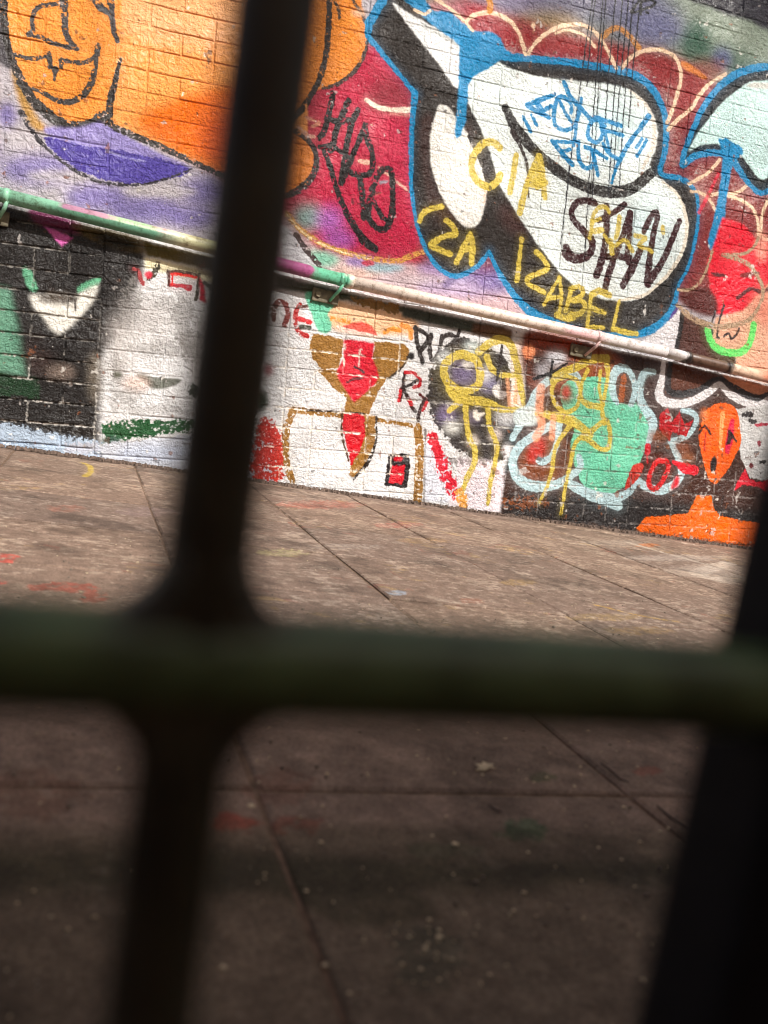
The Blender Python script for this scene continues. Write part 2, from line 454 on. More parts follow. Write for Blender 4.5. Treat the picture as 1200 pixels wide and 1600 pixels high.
# cream arches over the letters
for s, wd in (([(668, -8), (700, 12), (722, 30), (738, 48)], 5), ([(728, 33), (743, 23), (767, 20), (792, 30), (808, 48), (821, 85)], 6), ([(825, 84), (840, 64), (865, 46), (895, 38), (922, 44), (943, 68), (962, 106)], 5.5),
              ([(868, 52), (882, 48), (900, 50), (918, 60), (930, 74)], 4), ([(972, 106), (985, 90), (1008, 79), (1036, 79), (1056, 92), (1064, 118), (1058, 148), (1048, 178), (1042, 192)], 5.5),
              ([(1044, 203), (1060, 186), (1080, 170), (1092, 150), (1110, 130), (1134, 116)], 5.5), ([(1076, 288), (1104, 272), (1116, 260), (1124, 250)], 5), ([(1079, 299), (1096, 302), (1110, 315), (1119, 332)], 4.5),
              ([(1112, 305), (1122, 303), (1150, 302), (1168, 289)], 5), ([(1136, 306), (1160, 314), (1178, 330), (1184, 350), (1185, 368)], 4.5), ([(1200, 312), (1192, 330), (1189, 350), (1190, 370), (1204, 376)], 4.5),
              ([(647, 16), (662, 22), (672, 17)], 4)):
    LN(s, wd, (234, 206, 178), .8)
B((560, 20), 12, 6, (230, 196, 170), .7)
LN([(942, 58), (955, 46), (968, 45), (984, 58), (998, 74)], 8, (196, 134, 56), 2, alpha=.8)
P([(1064, 96), (1082, 103), (1104, 121), (1099, 124), (1086, 116), (1068, 108)], (200, 122, 62), 1.5)
LN([(760, -6), (766, 6), (765, 17)], 9, (206, 138, 50), 1.4)
B((833, 40), 3, 4, CRM, .9, .6)
LN([(833, 40), (834, 48)], 1.6, CRM)
# black drips and the tag they run from
for a, b in (((928, -20), (876, 382)), ((943, -20), (914, 388)), ((948, -20), (925, 310)), ((963, -20), (942, 252)), ((974, -20), (950, 306)), ((984, -20), (957, 287)), ((991, -20), (967, 296)), ((1001, 0), (982, 200)), ((932, -20), (917, 135))):
    mx, my = (a[0] + b[0]) / 2 - 2, (a[1] + b[1]) / 2
    LN([a, (mx, my), b], [1.9, 1.6, 1.5], (40, 40, 46), .5)
for s in ([(986, 20), (996, 4), (1001, -10)], [(1000, 4), (1014, 0), (1024, 4), (1018, 10), (1004, 15), (990, 20)], [(1002, 0), (1001, 22)], [(1010, 20), (1012, 20)]):
    LN(s, 4, (36, 36, 38), .7)
# blue handstyle tag
for s, wd in (([(817, 183), (824, 196), (829, 206)], 5), ([(830, 180), (838, 196)], 5), ([(823, 165), (845, 156), (866, 148)], 6.5), ([(824, 166), (842, 176), (857, 184)], 6.5), ([(861, 166), (848, 174)], 6), ([(838, 160), (845, 172)], 9),
              ([(892, 176), (892, 164), (884, 154), (873, 152), (867, 166), (865, 184), (868, 197), (882, 204), (894, 199), (902, 186), (908, 154)], 6), ([(874, 158), (884, 178), (896, 196)], 5.5), ([(881, 130), (890, 150), (904, 166), (922, 186)], 7),
              ([(908, 156), (901, 190), (896, 228)], 5), ([(945, 198), (938, 190), (928, 188), (920, 198), (918, 212), (926, 222), (936, 220), (941, 208), (938, 194)], 6), ([(928, 183), (948, 190), (970, 197)], 6), ([(940, 204), (958, 207), (973, 212)], 6), ([(940, 188), (946, 214), (952, 234)], 5),
              ([(862, 221), (882, 222), (902, 222)], 5), ([(864, 222), (880, 242), (894, 257)], 7), ([(876, 238), (890, 234)], 5), ([(904, 222), (904, 244), (910, 260), (922, 262), (928, 250), (922, 232)], 5.5), ([(914, 230), (932, 238), (948, 248)], 5.5), ([(926, 238), (930, 256), (934, 274)], 6),
              ([(942, 226), (952, 240), (968, 250)], 6), ([(1013, 182), (1002, 198), (986, 219), (968, 250), (960, 270), (955, 286)], [9, 7, 6, 6, 5, 4]), ([(1003, 217), (994, 231)], 5), ([(1010, 219), (1003, 232), (995, 244)], 5)):
    LN(s, wd, (26, 132, 184), .6)
# STAN
BRN = (64, 28, 32)
for s, wd in (([(930, 318), (914, 314), (900, 318), (893, 332), (899, 348), (914, 363), (924, 376), (924, 392), (914, 402), (898, 404), (886, 397), (884, 388)], [9, 10, 9, 9, 9, 10, 11, 11, 12, 13, 15, 12]),
              ([(976, 320), (962, 330), (948, 338), (936, 344)], 8), ([(948, 322), (948, 350), (944, 388), (938, 412), (932, 430)], [9, 10, 10, 11, 11]), ([(984, 333), (974, 366), (960, 402), (950, 432), (945, 452)], [9, 9, 10, 10, 10]),
              ([(984, 333), (984, 360), (980, 392), (982, 410)], 9), ([(948, 402), (966, 400), (984, 404)], 9), ([(1000, 390), (990, 414), (973, 446)], [9, 11, 11]), ([(1006, 362), (1016, 340), (1024, 332), (1026, 342), (1020, 370), (1014, 410), (1011, 442)], [9, 9, 9, 9, 9, 10, 11]),
              ([(1061, 346), (1050, 374), (1034, 410), (1012, 444)], [9, 9, 10, 11])):
    LN(s, wd, BRN, .8)
for s, wd in (([(952, 332), (946, 324), (934, 326), (926, 340), (924, 356), (921, 372)], 6), ([(924, 346), (938, 342)], 5), ([(924, 362), (940, 360)], 8), ([(968, 340), (966, 356), (962, 372)], 7), ([(944, 368), (958, 384), (976, 376), (988, 392)], 6), ([(954, 376), (956, 396)], 8),
              ([(992, 368), (1008, 372), (998, 384), (1014, 390), (1018, 394)], 6), ([(1035, 355), (1036, 364)], 6)):
    LN(s, wd, (206, 184, 84), 1.0, alpha=.9)
# CIA / ZA / IZABEL in yellow
for s, wd in (([(780, 231), (770, 223), (756, 224), (744, 236), (737, 252), (738, 270), (748, 286), (764, 292), (776, 284), (781, 274)], 10), ([(806, 244), (802, 270), (797, 300)], 9), ([(840, 246), (830, 270), (820, 300), (812, 332)], [8, 9, 9, 10]), ([(842, 244), (847, 270), (851, 308)], 9), ([(828, 286), (850, 286)], 12), ([(838, 264), (840, 290)], 12),
              ([(655, 346), (660, 334), (672, 327), (690, 323)], 8), ([(697, 345), (709, 357), (711, 367), (697, 369), (680, 377), (673, 384), (686, 390), (703, 397)], 8.5), ([(734, 367), (724, 386), (713, 411)], 8), ([(735, 367), (738, 388), (736, 412)], 9), ([(722, 390), (738, 388)], 9),
              ([(815, 374), (812, 398), (808, 437)], [7, 6, 9]), ([(838, 394), (850, 406), (855, 420), (842, 427), (826, 434), (824, 442), (836, 450), (850, 457)], 7.5), ([(874, 434), (862, 454), (850, 476)], 5.5), ([(874, 434), (877, 460), (874, 490)], 5.5), ([(856, 466), (876, 464)], 6),
              ([(893, 450), (888, 470), (883, 486)], 6), ([(892, 452), (904, 448), (911, 456), (904, 466), (894, 470), (908, 470), (914, 480), (906, 490), (890, 492)], 7), ([(870, 492), (884, 498), (896, 496)], 8), ([(924, 461), (920, 488), (917, 511)], 6), ([(924, 461), (936, 455), (952, 462)], 9), ([(922, 481), (944, 489)], 7), ([(918, 511), (942, 512)], 6),
              ([(967, 471), (962, 494), (957, 515)], 5), ([(958, 514), (976, 519), (994, 522)], 7)):
    LN(s, wd, YEL, 1.0, alpha=.95)
B((905, 488), 40, 12, (150, 138, 72), .5, 0, .6)
# --- right-hand letter
P([(1062, 258), (1072, 220), (1086, 186), (1102, 156), (1132, 124), (1166, 107), (1210, 102), (1320, 110), (1360, 220), (1300, 320), (1204, 298), (1186, 303), (1166, 284), (1146, 254), (1128, 240), (1108, 240), (1084, 248), (1068, 264)], (34, 36, 38), .8)
P([(1076, 236), (1088, 211), (1106, 188), (1126, 163), (1147, 145), (1165, 132), (1184, 127), (1240, 132), (1280, 200), (1230, 260), (1202, 276), (1187, 280), (1172, 262), (1158, 244), (1128, 228), (1112, 225), (1092, 228)], (206, 234, 232), .7)
P([(1165, 134), (1184, 129), (1230, 134), (1236, 148), (1200, 140), (1178, 138)], (206, 208, 202), 2)
LN([(1320, 116), (1210, 105), (1166, 110), (1134, 127), (1105, 158), (1089, 188), (1075, 221), (1065, 257), (1084, 245), (1108, 239), (1130, 240)], [9, 9, 10, 10, 9, 8, 8, 8, 9, 9, 9], BLU, .7)
LN([(1146, 252), (1166, 282), (1187, 302), (1204, 296)], [10, 8, 7, 8], BLU, .7)
P([(1122, 217), (1130, 218), (1134, 215), (1143, 222), (1158, 230), (1160, 241), (1150, 250), (1143, 264), (1138, 293), (1134, 320), (1131, 352), (1124, 378), (1113, 394), (1106, 378), (1113, 350), (1120, 317), (1127, 267), (1128, 240)], BLU, .7)
# red head under it
P([(1128, 340), (1160, 350), (1180, 372), (1204, 380), (1204, 470), (1150, 495), (1112, 490), (1108, 440), (1104, 410), (1116, 380)], (220, 34, 56), 2.5, False)
P([(1060, 462), (1100, 448), (1120, 470), (1116, 495), (1080, 486)], (92, 40, 36), 6)
LN([(1122, 272), (1106, 306), (1092, 332)], 5, (214, 40, 70), 2, alpha=.8)
P([(1118, 496), (1160, 486), (1204, 440), (1300, 440), (1300, 640), (1204, 610), (1120, 570), (1108, 545)], (226, 176, 150), 3, False)
B((1196, 480), 22, 30, (230, 140, 120), .8)
B((1190, 385), 10, 24, (230, 160, 140), .8)
P([(1110, 426), (1130, 428), (1134, 433), (1118, 432)], (92, 36, 36), 1)
P([(1158, 428), (1182, 424), (1186, 430), (1160, 434)], (130, 36, 36), 1.5)
LN([(1152, 466), (1172, 452), (1190, 456), (1206, 448)], 5, (96, 34, 36), 1.5)
P([(1066, 490), (1108, 503), (1112, 540), (1150, 560), (1150, 590), (1052, 566), (1058, 530)], (88, 52, 44), 1.5, False)
P([(1062, 484), (1066, 495), (1058, 545), (1000, 535), (1026, 518), (1048, 498)], (226, 222, 224), 2, False)
LN([(1066, 490), (1062, 520), (1056, 548)], 6.5, (34, 30, 30), 1.2)
for s in ([(1131, 478), (1124, 500), (1120, 524), (1123, 528)], [(1110, 512), (1113, 522)], [(1131, 526), (1138, 521), (1143, 530), (1152, 520), (1154, 514)], [(1118, 486), (1112, 504)]):
    LN(s, 3.2, (44, 30, 32), .7)
LN([(1105, 516), (1110, 532), (1122, 546), (1145, 552), (1164, 546), (1174, 528), (1177, 508)], 10, (112, 222, 116), 1.2)
for s, wd in (([(1186, 370), (1176, 388), (1160, 397), (1130, 399)], 4.5), ([(1130, 399), (1150, 404), (1172, 416), (1188, 440), (1192, 460), (1184, 482), (1170, 500), (1148, 508), (1120, 511), (1090, 502), (1072, 490), (1058, 478)], [6, 6, 6, 6, 6, 5, 6, 7, 8, 8, 8, 6]),
              ([(1060, 453), (1078, 453), (1094, 440), (1106, 415), (1113, 392)], 4)):
    LN(s, wd, (178, 152, 126), .8, rough=.25)

# --- lower band
LOW = [(-900, 90), (0, 312), (343, 398), (546, 452), (800, 505), (1040, 562), (1200, 600), (1900, 800), (1900, 1300), (-900, 900)]
P(LOW, (230, 230, 231), 1.2, False)
# left black piece
P([(-400, 200), (0, 316), (110, 345), (180, 362), (214, 378), (228, 400), (222, 430), (206, 470), (190, 510), (166, 545), (156, 570), (156, 700), (-400, 640)], (42, 39, 38), 9, False)
B((190, 500), 22, 40, (70, 66, 64), .7, ang=20)
P([(48, 326), (118, 346), (124, 366), (60, 352)], (120, 54, 92), 5)
P([(66, 352), (114, 372), (96, 386)], (206, 104, 172), 2.5, False)
P([(112, 350), (220, 372), (240, 398), (150, 378)], (104, 88, 40), 6, alpha=.8)
B((180, 378), 34, 10, (30, 28, 26), .9, ang=14)
P([(-200, 410), (14, 452), (25, 500), (34, 550), (41, 588), (-200, 560)], (116, 166, 142), 10, False, .88)
P([(-200, 560), (60, 592), (62, 624), (-200, 600)], (38, 66, 44), 5, False, rough=.3)
P([(34, 418), (48, 424), (58, 452), (44, 452)], (104, 170, 136), 2.5)
P([(124, 446), (155, 434), (150, 448), (122, 458)], (108, 176, 140), 2)
P([(45, 462), (60, 460), (90, 470), (117, 474), (122, 459), (154, 443), (148, 466), (130, 490), (106, 514), (90, 525), (78, 514), (66, 495), (52, 480)], (232, 230, 222), 5, False)
B((88, 466), 30, 10, (92, 84, 76), .9, .1)
LN([(117, 458), (118, 486)], 2.5, (88, 82, 76), 1.2)
B((60, 560), 22, 30, (84, 66, 62), .6)
B((95, 582), 22, 12, (150, 134, 124), .8)
B((148, 590), 12, 40, (150, 140, 126), .6)
B((86, 540), 40, 12, (34, 30, 30), .8)
P([(-200, 628), (20, 664), (160, 690), (160, 730), (-200, 700)], (178, 194, 212), 5, False, rough=.33)
B((130, 702), 40, 10, (190, 190, 200), .8, 0, .3)
# white piece with the green strip
B((230, 500), 40, 40, (200, 196, 194), .8)
B((185, 545), 20, 50, (190, 184, 180), .6)
B((320, 560), 20, 60, (196, 186, 182), .7)
P([(214, 584), (246, 590), (282, 592), (274, 602), (250, 609), (228, 603)], (118, 120, 112), 2.5)
B((212, 600), 22, 12, (236, 212, 202), .8)
for c, a, b, al in (((205, 470), 16, 40, .5), ((250, 545), 50, 14, .45), ((285, 500), 16, 40, .5), ((200, 620), 30, 14, .4), ((300, 540), 20, 26, .5), ((235, 640), 50, 8, .35), ((180, 600), 10, 50, .35), ((262, 475), 20, 12, .35)):
    B(c, a, b, (150, 146, 142), al, 0, .15)
B((305, 612), 13, 12, (48, 60, 46), 1, .3, .2)
B((183, 586), 8, 6, (96, 96, 80), .9, .2)
P([(224, 378), (344, 404), (350, 428), (300, 416), (228, 400)], (108, 96, 44), 3, False)  # gold paint with the pipe's shadow mixed into the colour
P([(226, 402), (300, 418), (346, 430), (346, 446), (226, 420)], (232, 224, 190), 4, False)
P([(158, 662), (200, 658), (306, 656), (330, 664), (300, 674), (232, 684), (166, 692)], (46, 96, 58), 5, False, rough=.38)
B((174, 690), 16, 8, (66, 96, 84), .9, .3)
P([(160, 694), (330, 676), (430, 690), (430, 780), (160, 760)], (206, 210, 220), 4, False, rough=.2)
B((240, 708), 60, 12, (196, 206, 226), .7)
LN([(209, 421), (216, 424), (220, 440), (224, 443)], 6, (164, 74, 76), 1, rough=.2)
LN([(246, 417), (240, 428), (232, 436)], 7.5, (74, 70, 56), 1, rough=.2)
B((232, 430), 6, 6, (212, 44, 70), .95, .6)
LN([(262, 423), (264, 446)], 5, (64, 52, 42), .8)
LN([(264, 425), (284, 426), (306, 431)], 6, (60, 56, 44), .8)
LN([(267, 428), (286, 430), (306, 434)], 4, (226, 50, 44), .7)
LN([(268, 446), (284, 447), (295, 450)], [6, 7, 10], (196, 60, 74), .9)
LN([(269, 429), (268, 446)], 2.5, (226, 50, 44), .7)
LN([(311, 430), (309, 448), (306, 468)], 5, (70, 58, 44), .8)
P([(311, 432), (318, 444), (322, 474), (312, 470)], (210, 34, 66), .9, False)
LN([(318, 442), (334, 452)], 6, (86, 84, 70), 1)
# behind the bar
P([(404, 662), (420, 656), (434, 664), (442, 690), (442, 750), (392, 744)], (206, 58, 50), 9, rough=.42)
B((430, 740), 12, 10, (206, 62, 46), .8, .3, .3)
B((418, 578), 8, 9, (176, 100, 112), .9)
B((404, 626), 15, 17, (44, 66, 50), 1, .5)
LN([(427, 482), (436, 472), (446, 476), (449, 492), (444, 508)], 7.5, (134, 60, 56), .9, rough=.25)
LN([(428, 480), (427, 500)], 7, (110, 62, 58), 1, rough=.25)
LN([(468, 476), (461, 492), (462, 508), (468, 520), (480, 526)], 6.5, (186, 52, 50), .9, rough=.2)
LN([(466, 480), (480, 478)], 5, (116, 80, 74), .9)
LN([(466, 498), (484, 504)], 6.5, (206, 50, 56), .9, rough=.15)
LN([(470, 511), (484, 512)], 6, (70, 72, 60), .9)
# peach, mint drip, gold figure
P([(516, 470), (560, 476), (640, 492), (652, 520), (600, 524), (540, 520), (512, 505)], (236, 196, 158), 6)
P([(432, 430), (560, 462), (680, 492), (680, 500), (560, 474), (432, 450)], (86, 92, 74), 3, False)
P([(548, 462), (622, 476), (624, 492), (552, 476)], (150, 120, 70), 3, False, rough=.3)
P([(628, 478), (790, 512), (790, 532), (700, 512), (628, 496)], (70, 78, 66), 3, False)
P([(740, 505), (800, 515), (800, 535), (736, 522)], (110, 80, 56), 4, False)
P([(478, 456), (526, 468), (512, 490), (518, 505), (515, 518), (503, 521), (495, 514), (486, 490)], MINT, .8)
LN([(518, 498), (532, 501), (545, 503)], 6, (240, 160, 80), 1.5, rough=.2)
LN([(600, 520), (612, 514), (624, 517)], 6, (240, 160, 74), 1.5)
LN([(628, 508), (640, 514), (642, 528)], 7, (240, 160, 86), 2)
P([(488, 521), (537, 530), (534, 552), (528, 576), (502, 578), (488, 562), (483, 545)], GOLD, 1.2, False, rough=.12)
P([(584, 534), (632, 538), (639, 548), (636, 566), (612, 588), (584, 602), (570, 596), (583, 560)], GOLD, 1.2, False, rough=.12)
P([(494, 578), (528, 578), (530, 592), (552, 628), (585, 602), (604, 590), (586, 622), (576, 648), (536, 646), (542, 622), (520, 606)], GOLD, 2.2, False, rough=.12)
LN([(638, 556), (628, 574), (606, 592)], 3, (64, 48, 34), 1.5)
P([(532, 514), (548, 506), (566, 503), (582, 512), (588, 526), (560, 524)], (222, 86, 70), 1.2)
LN([(528, 511), (545, 518), (570, 523), (594, 528)], [4, 6, 6, 4], (246, 224, 212), 1)
P([(537, 530), (584, 536), (582, 560), (592, 588), (584, 602), (553, 630), (540, 610), (528, 592), (526, 578), (537, 560)], (212, 22, 56), 1, False)
LN([(562, 546), (561, 560), (560, 572)], 2.2, (240, 206, 196), .7)
LN([(554, 574), (562, 578), (568, 582)], 3, (70, 30, 34), .9)
LN([(541, 598), (550, 593), (558, 592), (566, 591)], [2, 3.5, 3.5, 3], (110, 50, 54), .9)
LN([(456, 640), (500, 646), (540, 650), (600, 658), (656, 668)], [9, 9, 7, 6, 6], GOLD, 1.4, rough=.35)
LN([(458, 642), (448, 664), (446, 700), (448, 726), (456, 752)], [12, 11, 10, 9, 10], GOLD, 1.6, rough=.45)
LN([(480, 642), (560, 646), (590, 656)], 2.5, (60, 46, 34), 1, rough=.4)
P([(566, 648), (586, 650), (586, 690), (574, 722), (552, 748), (545, 742), (548, 722), (562, 700)], GOLD, 1.2, False, rough=.3)
P([(536, 645), (568, 648), (570, 680), (562, 704), (548, 730), (543, 700), (535, 672)], (206, 24, 46), 1.2, False, rough=.12)
LN([(587, 652), (587, 690), (574, 724), (552, 749)], [3, 3, 5, 3], (52, 42, 36), 1.2, rough=.3)
LN([(534, 648), (534, 680), (544, 720)], 3, (86, 60, 40), 1.4, rough=.4)
LN([(652, 668), (655, 700), (654, 740), (652, 784)], [12, 13, 13, 13], GOLD, 1.4, rough=.25)
LN([(664, 672), (664, 720), (662, 790)], 3, (86, 74, 66), 1.6, alpha=.8)
P([(607, 711), (641, 709), (636, 764), (600, 759)], (40, 32, 34), 1, False, rough=.1)
P([(611, 727), (633, 727), (628, 757), (607, 755)], (206, 24, 50), 1, False, rough=.1)
B((622, 717), 8, 4, (206, 30, 50), 1, .6)
P([(664, 690), (690, 700), (708, 760), (700, 786), (664, 782)], (222, 224, 234), 3, False)
# PUR, R7
for s in ([(649, 512), (652, 538), (660, 567)], [(648, 513), (662, 520), (669, 528), (662, 542), (655, 551)], [(674, 523), (671, 545), (674, 562), (684, 560)], [(690, 526), (686, 548), (680, 560)], [(690, 530), (700, 523), (712, 526)], [(718, 517), (712, 534)]):
    LN(s, 6, (52, 44, 42), .7)
B((642, 557), 5.5, 6, (38, 34, 34), 1, .7)
LN([(632, 583), (629, 604), (625, 626)], 5, (52, 42, 40), .7)
LN([(626, 608), (623, 627)], 5, (210, 34, 46), .7)
LN([(633, 582), (646, 583), (656, 594), (655, 602), (646, 606)], 4.5, (202, 40, 50), .7)
LN([(652, 594), (640, 602), (627, 606)], 4.5, (50, 42, 40), .7)
LN([(630, 608), (637, 622), (642, 634), (649, 644)], 5, (52, 42, 40), .7)
LN([(640, 626), (642, 632)], 6, (206, 34, 44), .7)
LN([(655, 617), (664, 623), (674, 627)], 4, (110, 40, 40), .8)
LN([(664, 624), (656, 640), (653, 657)], 5.5, (56, 44, 42), .8)
LN([(667, 628), (660, 642)], 4, (206, 44, 54), .8)
# black spray face with yellow spook
P([(690, 546), (716, 528), (745, 534), (786, 560), (800, 600), (806, 650), (800, 700), (776, 722), (735, 716), (702, 690), (676, 655), (668, 605)], (62, 56, 54), 7, rough=.12)
B((690, 600), 18, 50, (74, 68, 56), .8, 0, .2)
P([(790, 640), (806, 650), (812, 680), (806, 720), (792, 750), (784, 745), (796, 700)], (44, 40, 40), 4)
P([(716, 716), (780, 722), (790, 745), (780, 802), (700, 790), (712, 750)], (238, 226, 232), 4, False)
B((728, 722), 40, 9, (120, 110, 108), .7, 0, .6)
for c, a, b, col in (((695, 562), 12, 13, (220, 224, 226)), ((737, 543), 13, 11, (206, 216, 214)), ((724, 584), 22, 20, (124, 112, 144)), ((731, 570), 10, 6, (232, 228, 220)), ((762, 600), 16, 14, (150, 144, 172)), ((760, 585), 8, 12, (206, 206, 214)),
                     ((697, 648), 14, 14, (132, 118, 156)), ((706, 668), 14, 10, (216, 216, 210)), ((790, 652), 16, 14, (226, 226, 228)), ((738, 690), 9, 10, (224, 214, 206)), ((774, 680), 10, 9, (232, 220, 216)), ((792, 704), 7, 11, (240, 238, 240)), ((736, 653), 16, 10, (120, 110, 130))):
    B(c, a, b, col, .9)
P([(770, 604), (780, 602), (784, 610), (793, 614), (786, 624), (776, 622), (770, 614)], (244, 240, 236), 1)
P([(738, 645), (744, 640), (748, 645), (758, 645), (750, 654), (748, 658), (742, 656)], (240, 232, 222), 1)
P([(782, 602), (796, 608), (796, 634), (780, 632)], (92, 72, 62), 3, alpha=.7)
P([(795, 535), (818, 532), (818, 575), (822, 640), (795, 640), (800, 590)], (248, 232, 222), 2, False)
LN([(808, 580), (805, 630)], 6, (244, 184, 140), 3, alpha=.8)
LN([(792, 590), (796, 635)], 6, (244, 180, 140), 3, alpha=.7)
for s, wd in (([(722, 554), (742, 562), (750, 582), (746, 602), (726, 611), (704, 603), (693, 586), (696, 568), (710, 557), (722, 554)], 12), ([(748, 550), (764, 537), (784, 530), (798, 540), (806, 566), (811, 590), (818, 630)], [11, 11, 12, 12, 11, 10, 9]),
              ([(760, 558), (768, 576), (782, 586), (808, 586)], [10, 9, 8, 7]), ([(700, 608), (714, 622), (732, 626), (760, 630), (786, 640), (818, 640)], [9, 13, 14, 13, 9, 8]), ([(722, 624), (702, 642)], 8), ([(727, 628), (728, 655), (733, 684), (742, 704), (740, 726), (729, 748), (721, 774)], [10, 8, 9, 8, 8, 8, 6]),
              ([(762, 638), (765, 668), (776, 696), (773, 724), (766, 752), (762, 788)], [8, 7, 8, 7, 7, 5])):
    LN(s, wd, YEL, 1.1, alpha=.96)
LN([(784, 541), (781, 566), (776, 594)], [4, 5.5, 4], (50, 40, 36), .8)
B((789, 576), 5, 4, (70, 64, 46), .95, .6)
P([(666, 678), (682, 676), (690, 702), (706, 738), (716, 770), (722, 790), (704, 780), (688, 748), (676, 712)], (220, 40, 62), 8, False, rough=.40)
P([(668, 678), (682, 676), (688, 700), (692, 715), (680, 712)], (216, 30, 54), 1.5, False, rough=.2)
P([(710, 770), (724, 764), (730, 792), (716, 794)], (236, 170, 90), 3, rough=.4)
# right-hand lower pieces: dark base
P([(788, 745), (806, 715), (806, 650), (820, 640), (820, 520), (1040, 565), (1200, 604), (1900, 800), (1900, 1200), (1200, 900), (780, 815)], (74, 48, 40), 2.5, False)
P([(790, 770), (1000, 780), (1200, 800), (1900, 1000), (1900, 1200), (1200, 900), (780, 815)], (46, 42, 42), 8, False)
B((820, 786), 40, 10, (142, 84, 50), .8, 0, .5)
P([(826, 516), (960, 552), (960, 600), (880, 610), (826, 600)], (142, 70, 44), 8)
B((870, 540), 40, 8, (190, 76, 36), .7, 0, .4)
B((845, 570), 26, 30, (66, 54, 50), .9)
B((870, 560), 16, 13, (224, 226, 232), .95)
B((848, 580), 12, 12, (190, 188, 194), .8)
B((826, 550), 10, 11, (242, 158, 116), 1, .6)
P([(880, 600), (945, 590), (985, 625), (1008, 640), (1013, 668), (1008, 700), (994, 732), (978, 758), (950, 772), (918, 766), (902, 740), (890, 700), (898, 664), (880, 640)], MINT, 1.6, rough=.06)
LN([(800, 686), (812, 664), (826, 640), (840, 612), (862, 592), (896, 586), (904, 600), (908, 618)], [9, 12, 13, 12, 12, 12, 10, 8], LBL, 1.2)
P([(806, 640), (836, 636), (840, 662), (806, 664)], (214, 226, 226), 3)
P([(832, 690), (862, 680), (885, 690), (896, 720), (880, 745), (840, 758), (816, 748), (810, 715)], (126, 70, 40), 3)
B((838, 704), 12, 22, (196, 44, 40), .8, .2, ang=25)
B((876, 710), 14, 26, (96, 66, 54), .8)
LN([(862, 664), (830, 684), (810, 700), (801, 722), (808, 746), (832, 760), (866, 758), (892, 744), (906, 730), (904, 714)], [12, 12, 13, 13, 14, 15, 13, 11, 10, 9], LBL, 1.1)
LN([(873, 664), (870, 692), (862, 712), (848, 722), (842, 720)], [10, 9, 9, 10, 10], LBL, 1)
LN([(890, 756), (915, 770), (944, 780), (970, 776), (986, 766), (994, 752), (1008, 760), (1030, 766), (1052, 758), (1064, 742), (1062, 722), (1054, 704), (1048, 690)], [11, 14, 16, 12, 10, 9, 11, 13, 12, 11, 10, 9, 9], LBL, 1.1)
LN([(1048, 690), (1066, 685), (1082, 672), (1088, 654), (1080, 644), (1066, 642)], [9, 9, 8, 8, 8, 7], LBL, 1)
LN([(950, 784), (966, 790)], 14, LBL, 2)
P([(975, 580), (990, 596), (992, 628), (970, 630), (960, 610), (966, 590)], (92, 66, 52), 1.5)
LN([(974, 590), (970, 626)], 9, (166, 90, 44), 1.2, rough=.15)
LN([(986, 632), (992, 608), (986, 586), (976, 576), (964, 578), (956, 594), (957, 616), (964, 630)], [9, 9, 9, 11, 13, 13, 10, 7], LBL, 1)
LN([(1022, 582), (1008, 582), (1000, 598), (1000, 622), (1008, 640), (1020, 660), (1016, 682), (1010, 700)], [8, 10, 12, 12, 13, 14, 10, 6], LBL, 1)
LN([(1004, 606), (1010, 590), (1020, 586)], 2, (120, 130, 128), 1.2)
P([(1030, 646), (1044, 638), (1050, 660), (1062, 642), (1068, 664), (1084, 654), (1072, 682), (1050, 676), (1046, 690), (1030, 672)], (186, 34, 42), 1, False, rough=.12)
B((1030, 682), 18, 9, (134, 76, 42), .8)
B((1066, 700), 14, 12, (150, 80, 40), .6)
LN([(1012, 698), (1012, 706)], 9, (196, 36, 50), 1)
LN([(1012, 706), (1011, 724)], 2.5, (190, 40, 50), .8)
P([(988, 728), (1004, 725), (1000, 745), (985, 760), (976, 765)], (196, 60, 48), 2, rough=.2)
LN([(1040, 720), (1026, 722), (1016, 740), (1014, 758), (1024, 764), (1036, 750), (1044, 730), (1040, 720)], 7.5, (210, 38, 42), .9, rough=.1)
P([(1050, 720), (1088, 728), (1088, 742), (1066, 738)], (214, 40, 56), 1.5, rough=.2)
P([(1050, 755), (1060, 742), (1060, 758), (1048, 766)], (214, 44, 60), 2)
B((1074, 716), 12, 8, (150, 96, 66), .8)
# yellow second spook
for s, wd in (([(886, 588), (902, 596), (906, 616), (900, 636), (884, 644), (868, 632), (862, 612), (868, 596), (886, 588)], 6), ([(862, 598), (866, 586), (896, 576), (924, 562), (946, 560)], [6, 9, 11, 12, 10]), ([(948, 560), (949, 590), (944, 620), (941, 640), (944, 662)], [10, 6, 6, 6, 7]),
              ([(938, 580), (936, 606), (940, 630)], 5), ([(918, 578), (909, 600), (908, 622), (918, 632), (938, 636)], [6, 6, 7, 9, 9]), ([(838, 646), (862, 650), (888, 656), (908, 668), (922, 680)], [6, 12, 14, 12, 10]), ([(922, 676), (938, 662), (948, 658), (953, 678), (950, 700), (938, 702), (922, 690), (910, 684)], 7),
              ([(892, 664), (876, 684), (866, 706), (862, 736), (853, 764), (842, 786)], [7, 6, 6, 6, 5, 4]), ([(912, 680), (898, 694), (891, 724), (884, 756), (880, 780), (876, 804)], [7, 6, 6, 6, 5, 5])):
    LN(s, wd, YEL, 1.0, alpha=.95)
B((884, 618), 12, 16, (128, 78, 52), .8)
LN([(845, 606), (842, 640), (846, 664), (838, 684)], 12, (244, 170, 134), 4, alpha=.75)
LN([(864, 652), (862, 684)], 9, (244, 170, 134), 3, alpha=.75)
B((884, 612), 7, 11, (206, 60, 54), .7)
LN([(863, 564), (860, 590)], 4, (36, 36, 38), .8)
LN([(834, 592), (858, 584), (886, 568)], [5, 4.5, 3], (40, 38, 40), .8)
